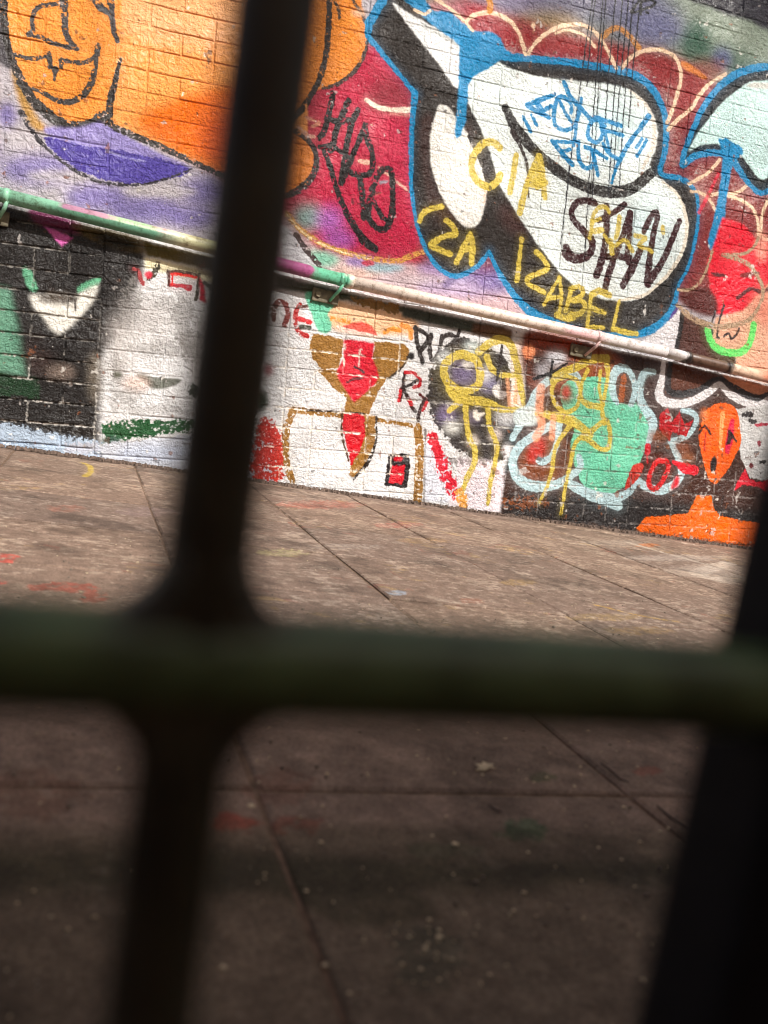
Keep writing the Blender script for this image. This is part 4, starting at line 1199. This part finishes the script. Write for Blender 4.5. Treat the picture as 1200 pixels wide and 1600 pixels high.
rest = link('brickwork', mesh('brickwork', VV, FF, False), M_WALL, wall)
tag(rest, kind='stuff')
GX, GZ, CS = int((WX1 - WX0 + .4) / .028), int((WZ1 + 1.6) / .028), .028
dep = .0006 + .0036 * np.clip((fbm(GZ + 1, GX + 1, 11, 3) - .34) * 2.6, 0, 1)
gx, gz = np.meshgrid(WX0 - .2 + CS * np.arange(GX + 1), -1.6 + CS * np.arange(GZ + 1))
dep = np.where((gx < XJ) & (gz < CZ + .75), .0058, dep)                      # raked deeper in the old black stretch
idx = np.arange((GZ + 1) * (GX + 1)).reshape(GZ + 1, GX + 1)
link('mortar', mesh('mortar', np.column_stack([gx.ravel(), dep.ravel(), gz.ravel()]).tolist(),
                    np.stack([idx[:-1, :-1], idx[:-1, 1:], idx[1:, 1:], idx[1:, :-1]], -1).reshape(-1, 4).tolist(), True), M_WALL, wall)
link('wall_core', bm_mesh('wall_core', bevel_box(WX1 - WX0 + .4, .2, WZ1 + 1.6, .004, 1, ((WX0 + WX1) / 2, .135, (WZ1 - 1.6) / 2))), M_RENDER, wall)
cp = bevel_box(WX1 - WX0 + .6, .34, .07, .012, 2, ((WX0 + WX1) / 2, .09, WZ1 + .12))
link('coping', bm_mesh('coping', cp), M_RENDER, wall)

# ------------------------------------------------------------------ pipe along the wall
S_OFF, R_P = .055, .0235
pp = [on_wall(x, y, S_OFF) for x, y in ((0, 304), (546, 440), (1040, 550), (1200, 590))]
d0, d1 = (pp[1] - pp[0]).normalized(), (pp[3] - pp[2]).normalized()
pp = [pp[0] - d0 * 2.2] + pp + [pp[3] + d1 * 2.4]


def pipe_material():
    mt, nt, bs = new_mat('patchy_paint_on_pipe')
    geo = N(nt, 'ShaderNodeNewGeometry')
    sep = N(nt, 'ShaderNodeSeparateXYZ')
    nt.links.new(geo.outputs['Position'], sep.inputs[0])
    nz = N(nt, 'ShaderNodeTexNoise', Scale=26.0, Detail=3.0)
    nt.links.new(geo.outputs['Position'], nz.inputs['Vector'])
    xw = math_n(nt, 'ADD', sep.outputs[0], math_n(nt, 'MULTIPLY', math_n(nt, 'SUBTRACT', nz.outputs[0], .5), .07))
    t = math_n(nt, 'DIVIDE', math_n(nt, 'ADD', xw, .6), 4.0)

    def st(px):
        y = 304 + .2383 * px
        return (on_wall(px, y, S_OFF).x + .6) / 4.0
    cs = [(-40, (146, 202, 172)), (86, (148, 206, 174)), (100, (184, 134, 162)), (170, (194, 150, 166)), (178, (176, 212, 164)), (236, (172, 210, 160)), (250, (214, 176, 176)), (278, (232, 226, 186)), (345, (224, 226, 168)),
          (420, (172, 84, 136)), (486, (170, 88, 138)), (490, (106, 190, 154)), (543, (112, 194, 158)), (547, (238, 222, 208)), (868, (236, 218, 204)), (888, (240, 196, 198)), (936, (238, 202, 200)), (950, (230, 222, 220)), (1066, (236, 230, 228)),
          (1069, (44, 40, 40)), (1077, (46, 42, 40)), (1079, (100, 74, 60)), (1132, (104, 78, 64)), (1135, (40, 36, 36)), (1140, (42, 38, 38)), (1142, (232, 200, 176)), (1183, (230, 194, 168)), (1190, (232, 150, 122)), (1230, (226, 170, 150))]
    c = ramp(nt, t, [(st(p), tuple(lin(q) * .9)) for p, q in cs])
    # the underside keeps an older green coat at the left
    lowm = ramp(nt, math_n(nt, 'ADD', math_n(nt, 'MULTIPLY', nz.outputs[0], .5), .25), [(.45, (0, 0, 0)), (.55, (1, 1, 1))])
    nrm = N(nt, 'ShaderNodeSeparateXYZ')
    nt.links.new(geo.outputs['Normal'], nrm.inputs[0])
    under = ramp(nt, math_n(nt, 'ADD', nrm.outputs[2], math_n(nt, 'MULTIPLY', nz.outputs[0], .3)), [(.20, (1, 1, 1)), (.34, (0, 0, 0))])
    leftm = ramp(nt, t, [(st(70), (0, 0, 0)), (st(90), (1, 1, 1)), (st(240), (1, 1, 1)), (st(300), (0, 0, 0))])
    c = mixc(nt, math_n(nt, 'MULTIPLY', under, leftm), c, tuple(lin((96, 146, 120))))
    n2 = N(nt, 'ShaderNodeTexNoise', Scale=160.0, Detail=4.0)
    nt.links.new(geo.outputs['Position'], n2.inputs['Vector'])
    c = mixc(nt, 1.0, c, ramp(nt, n2.outputs[0], [(.30, (.6, .56, .5)), (.42, (1, 1, 1))]), 'MULTIPLY')
    n5 = N(nt, 'ShaderNodeTexNoise', Scale=34.0, Detail=7.0, Roughness=.7)
    nt.links.new(geo.outputs['Position'], n5.inputs['Vector'])
    c = mixc(nt, 1.0, c, ramp(nt, n5.outputs[0], [(.36, (.50, .45, .40)), (.50, (1, 1, 1))]), 'MULTIPLY')
    nt.links.new(c, bs.inputs['Base Color'])
    b = N(nt, 'ShaderNodeBump', Strength=.6, Distance=.002)
    nt.links.new(n2.outputs[0], b.inputs['Height'])
    nt.links.new(b.outputs[0], bs.inputs['Normal'])
    bs.inputs['Roughness'].default_value = .42
    return mt


M_PIPE = pipe_material()
pipe_root = tag(link('wall_pipe', None), 'slanting metal pipe along the wall, painted mint, pink, cream and brown', 'pipe')
pipe_root.location = pp[1]


def pipe_piece(name, a, b, r, mat):
    v, f = tube([Vector(q) - pp[1] for q in ([a, a.lerp(b, .33), a.lerp(b, .66), b])], r, 24)
    return link(name, mesh(name, v, f, True), mat, pipe_root)


for k in range(5):
    pipe_piece('pipe_section', pp[k], pp[k + 1], R_P, M_PIPE)


def pipe_at(px):
    y = 304 + .2383 * px
    x = on_wall(px, y, S_OFF).x
    for a, b in zip(pp[:-1], pp[1:]):
        if a.x <= x <= b.x:
            return a.lerp(b, (x - a.x) / (b.x - a.x)), (b - a).normalized()
    return pp[1], d0


for px in (546, 1073, 1138):
    c, d = pipe_at(px)
    pipe_piece('coupling', c - d * .014, c + d * .014, R_P + .0028, M_PIPE)
for px in (10, 534, 934):
    c, d = pipe_at(px)
    # a strap round the pipe, a diagonal arm and a foot plate on the wall
    br = link('bracket', None, None, pipe_root)
    br.location = c - pp[1]
    v, f = tube([-d * .009, d * .009], R_P + .0022, 24)
    link('strap', mesh('strap', v, f, True), M_PIPE, br)
    bm = bevel_box(.105, .012, .05, .004, 2)
    o = link('foot_plate', bm_mesh('foot_plate', bm), M_STEEL, br)
    o.location = (-.045, S_OFF - .006, -.062)
    o.rotation_euler = (0, .08, 0)
    v, f = tube([(.004, -.012, -.016), (-.004, 0, -.04), (-.03, S_OFF - .016, -.078)], [.0065, .007, .006], 8)
    link('arm', mesh('arm', v, f, True), M_PIPE, br)
    v, f = tube([(-.075, S_OFF - .020, -.058), (-.075, S_OFF - .008, -.058)], .011, 6)
    link('bolt', mesh('bolt', v, f), M_STEEL, br)

# ------------------------------------------------------------------ the fence close to the lens
FE, TILT = .112, math.radians(4)                         # distance across the pavement at the crossbar; the panel leans away at the top
fence = tag(link('metal_fence', None), 'dark green metal bar fence right in front of the lens, out of focus', 'fence')
HX = HG - .040                                            # crossbar height over the slabs
FN = NW * math.cos(TILT) + EW * math.sin(TILT)            # up along the panel
FY = EW * math.cos(TILT) - NW * math.sin(TILT)            # through the panel
F0 = pave_pt(0, FE, HX) - FN * (HX / math.cos(TILT))
FM = Matrix(((UW.x, FY.x, FN.x, 0), (UW.y, FY.y, FN.y, 0), (UW.z, FY.z, FN.z, 0), (0, 0, 0, 1)))
FM.translation = F0
fence.matrix_world = FM
FH = .80


def on_fence(x, y):
    r = ray(x, y)
    q = CAMP + r * ((F0 - CAMP).dot(FY) / r.dot(FY)) - F0
    return q.dot(UW), q.dot(FN)


def bar(name, p, q, r, mat, n=16):
    v, f = tube([p, Vector(p).lerp(Vector(q), .5), q], r, n)
    return link(name, mesh(name, v, f, True), mat, fence)


def line_u(a, b, h):                                      # u of the line through two panel points at height h
    return a[0] + (b[0] - a[0]) * (h - a[1]) / (b[1] - a[1])


va, vb = on_fence(436, 0), on_fence(232, 1600)
ha, hb = on_fence(0, 1018), on_fence(1200, 1078)
pa, pb = on_fence(1192, 800), on_fence(1012, 1600)
HZ = (ha[1] + hb[1]) / 2
SL = (hb[1] - ha[1]) / (hb[0] - ha[0])
LEAN = (va[0] - vb[0]) / (va[1] - vb[1])
U1 = line_u(va, vb, HZ)
PLEAN = (pa[0] - pb[0]) / (pa[1] - pb[1])
UP = line_u(pa, pb, HZ) + .0175
PITCH = .098
ver = [U1 + PITCH * k for k in range(-14, 16) if abs(U1 + PITCH * k - UP) > .03]
ver += [UP + .1]
ver = sorted(u for i, u in enumerate(ver))
ver = [u for i, u in enumerate(ver) if i == 0 or u - ver[i - 1] > .05]
for u in ver:
    bar('vertical_bar', (u - LEAN * (HZ + .05), 0, -.05), (u + LEAN * (FH - HZ), 0, FH), .0064, M_FENCE_SHADE)
HZS = (HZ - .2, HZ, HZ + .2, HZ + .4)
for h in HZS:
    u0, u1 = ver[0] - .02, ver[-1] + .02
    bar('horizontal_bar', (u0, 0, h + SL * (u0 - .05)), (u1, 0, h + SL * (u1 - .05)), .0076, M_FENCE)
for u in (UP, UP + 1.35, UP - 1.35):
    o = link('post', bm_mesh('post', bevel_box(.021, .021, FH + .1, .003, 2, (0, 0, (FH + .02) / 2 - .03))), M_POST, fence)
    o.location = (u - PLEAN * HZ, .002, 0)
    o.rotation_euler = (0, math.atan(PLEAN), 0)
top = bevel_box(ver[-1] - ver[0] + .06, .03, .012, .003, 2, ((ver[0] + ver[-1]) / 2, 0, FH + .006))
link('top_rail', bm_mesh('top_rail', top), M_FENCE, fence)


def weld_mesh():
    """four concave fillets filling the corners of a bar crossing, rounded front and back"""
    pts = []
    L, w = .0175, .0058
    for q in range(4):
        a = q * math.pi / 2
        ca, sa = math.cos(a), math.sin(a)
        arm = [(L, -w), (L, w)]
        cx, cy, rr = L, L, L - w
        arc = [(cx - rr * math.sin(t), cy - rr * math.cos(t)) for t in np.linspace(0.15, math.pi / 2 - .15, 6)]
        for x, y in arm + arc:
            pts.append((x * ca - y * sa, x * sa + y * ca))
    bm = bmesh.new()
    for th, sc in ((-.0058, .72), (-.0035, .94), (.0035, .94), (.0058, .72)):
        for x, y in pts:
            bm.verts.new((x * sc, th, y * sc))
    bm.verts.ensure_lookup_table()
    n = len(pts)
    for k in range(3):
        for i in range(n):
            j = (i + 1) % n
            bm.faces.new([bm.verts[k * n + i], bm.verts[k * n + j], bm.verts[(k + 1) * n + j], bm.verts[(k + 1) * n + i]])
    bm.faces.new([bm.verts[i] for i in range(n)][::-1])
    bm.faces.new([bm.verts[3 * n + i] for i in range(n)])
    return bm_mesh('weld', bm)


WELD = weld_mesh()
WELD.materials.append(M_FENCE_SHADE)
for u in ver:
    for h in HZS:
        o = link('weld', WELD, None, fence)
        o.location = (u + LEAN * (h - HZ), 0, h + SL * (u - .05))

# ------------------------------------------------------------------ building behind the camera: unseen, added to shade the fence and the near slabs
E_SH, E_BLOCK = 1.10, -1.3
k_ = SUN_DIR.dot(NW) / -SUN_DIR.dot(EW)
BH = (E_SH - E_BLOCK) * k_
blocker_root = tag(link('blocker', None), 'plain rendered building behind the camera, unseen, added to shade the fence and near slabs', 'blocker')
blocker_root.matrix_world = PM
o = link('blocker_body', bm_mesh('blocker_body', bevel_box(18, .3, BH + .2, .01, 1, (2, E_BLOCK - .15, (BH - .2) / 2))), M_RENDER, blocker_root)
o = link('blocker_cap', bm_mesh('blocker_cap', bevel_box(18.2, .4, .06, .01, 1, (2, E_BLOCK - .24, BH - .031))), M_RENDER, blocker_root)

# ------------------------------------------------------------------ litter on the slabs
def chip(r, rr):
    n = rr.choice((4, 5, 6))
    a0 = rr.random() * 6.28
    top_ = [(math.cos(a0 + 6.283 * k / n) * r * rr.uniform(.6, 1.2), math.sin(a0 + 6.283 * k / n) * r * rr.uniform(.5, 1.1)) for k in range(n)]
    return top_


def scatter(name, label, mat, spots, rmin, rmax, thick, seed):
    rr = random.Random(seed)
    vs_, fs = [], []
    for u, e in spots:
        r = rr.uniform(rmin, rmax) * (1 if rr.random() < .85 else 1.7)
        c = chip(r, rr)
        b0, n = len(vs_), len(c)
        h = thick * rr.uniform(.5, 1.4)
        for x, y in c:
            vs_.append((u + x, e + y, .0005))
        for x, y in c:
            vs_.append((u + x * .75, e + y * .75, .0005 + h))
        fs.append(tuple(b0 + n + k for k in range(n)))
        for k in range(n):
            j = (k + 1) % n
            fs.append((b0 + k, b0 + j, b0 + n + j, b0 + n + k))
    o = link(name, mesh(name, vs_, fs), mat)
    o.matrix_world = PM
    return tag(o, label, None, None, 'stuff')


rr = random.Random(5)
sp = [(rr.uniform(-.5, 1.6), rr.uniform(.3, 1.9)) for _ in range(420)] + [(rr.uniform(-.1, .6), rr.uniform(.33, .8)) for _ in range(140)]
uq, eq = on_pave(660, 1490)
sp += [(uq + rr.gauss(0, .018), eq + rr.gauss(0, .02)) for _ in range(34)]
scatter('paint_flakes', 'tiny pale paint flakes lying scattered over the paving slabs', M_FLAKE, sp, .0007, .0022, .0008, 1)
sp = [(rr.uniform(-.5, 1.8), rr.uniform(.3, 2.2)) for _ in range(500)]
scatter('grit', 'small dark grit and crumbs lying scattered over the paving slabs', M_STONE, sp, .0008, .0026, .0018, 2)
sp = [(rr.uniform(-.6, 3.2), E_WALL - .002 - abs(rr.gauss(0, .02))) for _ in range(2200)]
scatter('rubble', 'crumbled paint and dirt gathered along the foot of the wall', M_RUBBLE, sp, .002, .009, .008, 3)


def twig(pts, label):
    q = [pave_pt(*on_pave(x, y), .003) for x, y in pts]
    o0 = q[0].copy()
    v, f = tube([p - o0 for p in q], [.0008, .0011, .0010, .0006][:len(q)], 7)
    o = link('twig', mesh('twig', v, f, True), M_TWIG)
    o.location = o0
    tag(o, label, 'twig', 'twigs on the slabs')


twig([(938, 1196), (955, 1209), (968, 1221), (982, 1227)], 'thin dark curved twig on the shaded slabs, farther from the thick post')
twig([(1026, 1263), (1042, 1278), (1056, 1288), (1072, 1299)], 'thin dark curved twig on the shaded slabs, close beside the thick post')
twig([(762, 1263), (770, 1268), (776, 1272), (783, 1273)], 'short dark twig on the shaded slabs near the green paint stain')


def leaf():
    u, e = on_pave(757, 1208)
    c = [(0, 0), (.007, .004), (.013, .002), (.010, .007), (.016, .011), (.008, .011), (.004, .016), (.001, .010), (-.007, .012), (-.004, .006), (-.010, .002), (-.003, .001)]
    vs_ = [(x, y, .003 + .003 * math.sin(40 * x + 90 * y)) for x, y in c] + [(x, y, .0022 + .003 * math.sin(40 * x + 90 * y)) for x, y in c]
    n = len(c)
    fs = [tuple(range(n)), tuple(range(2 * n - 1, n - 1, -1))] + [(k, n + k, n + (k + 1) % n, (k + 1) % n) for k in range(n)]
    o = link('dry_leaf', mesh('dry_leaf', vs_, fs), M_LEAF)
    o.matrix_world = PM @ Matrix.Translation((u, e, 0))
    tag(o, 'small pale dried leaf lying on the shaded slabs', 'leaf')


leaf()
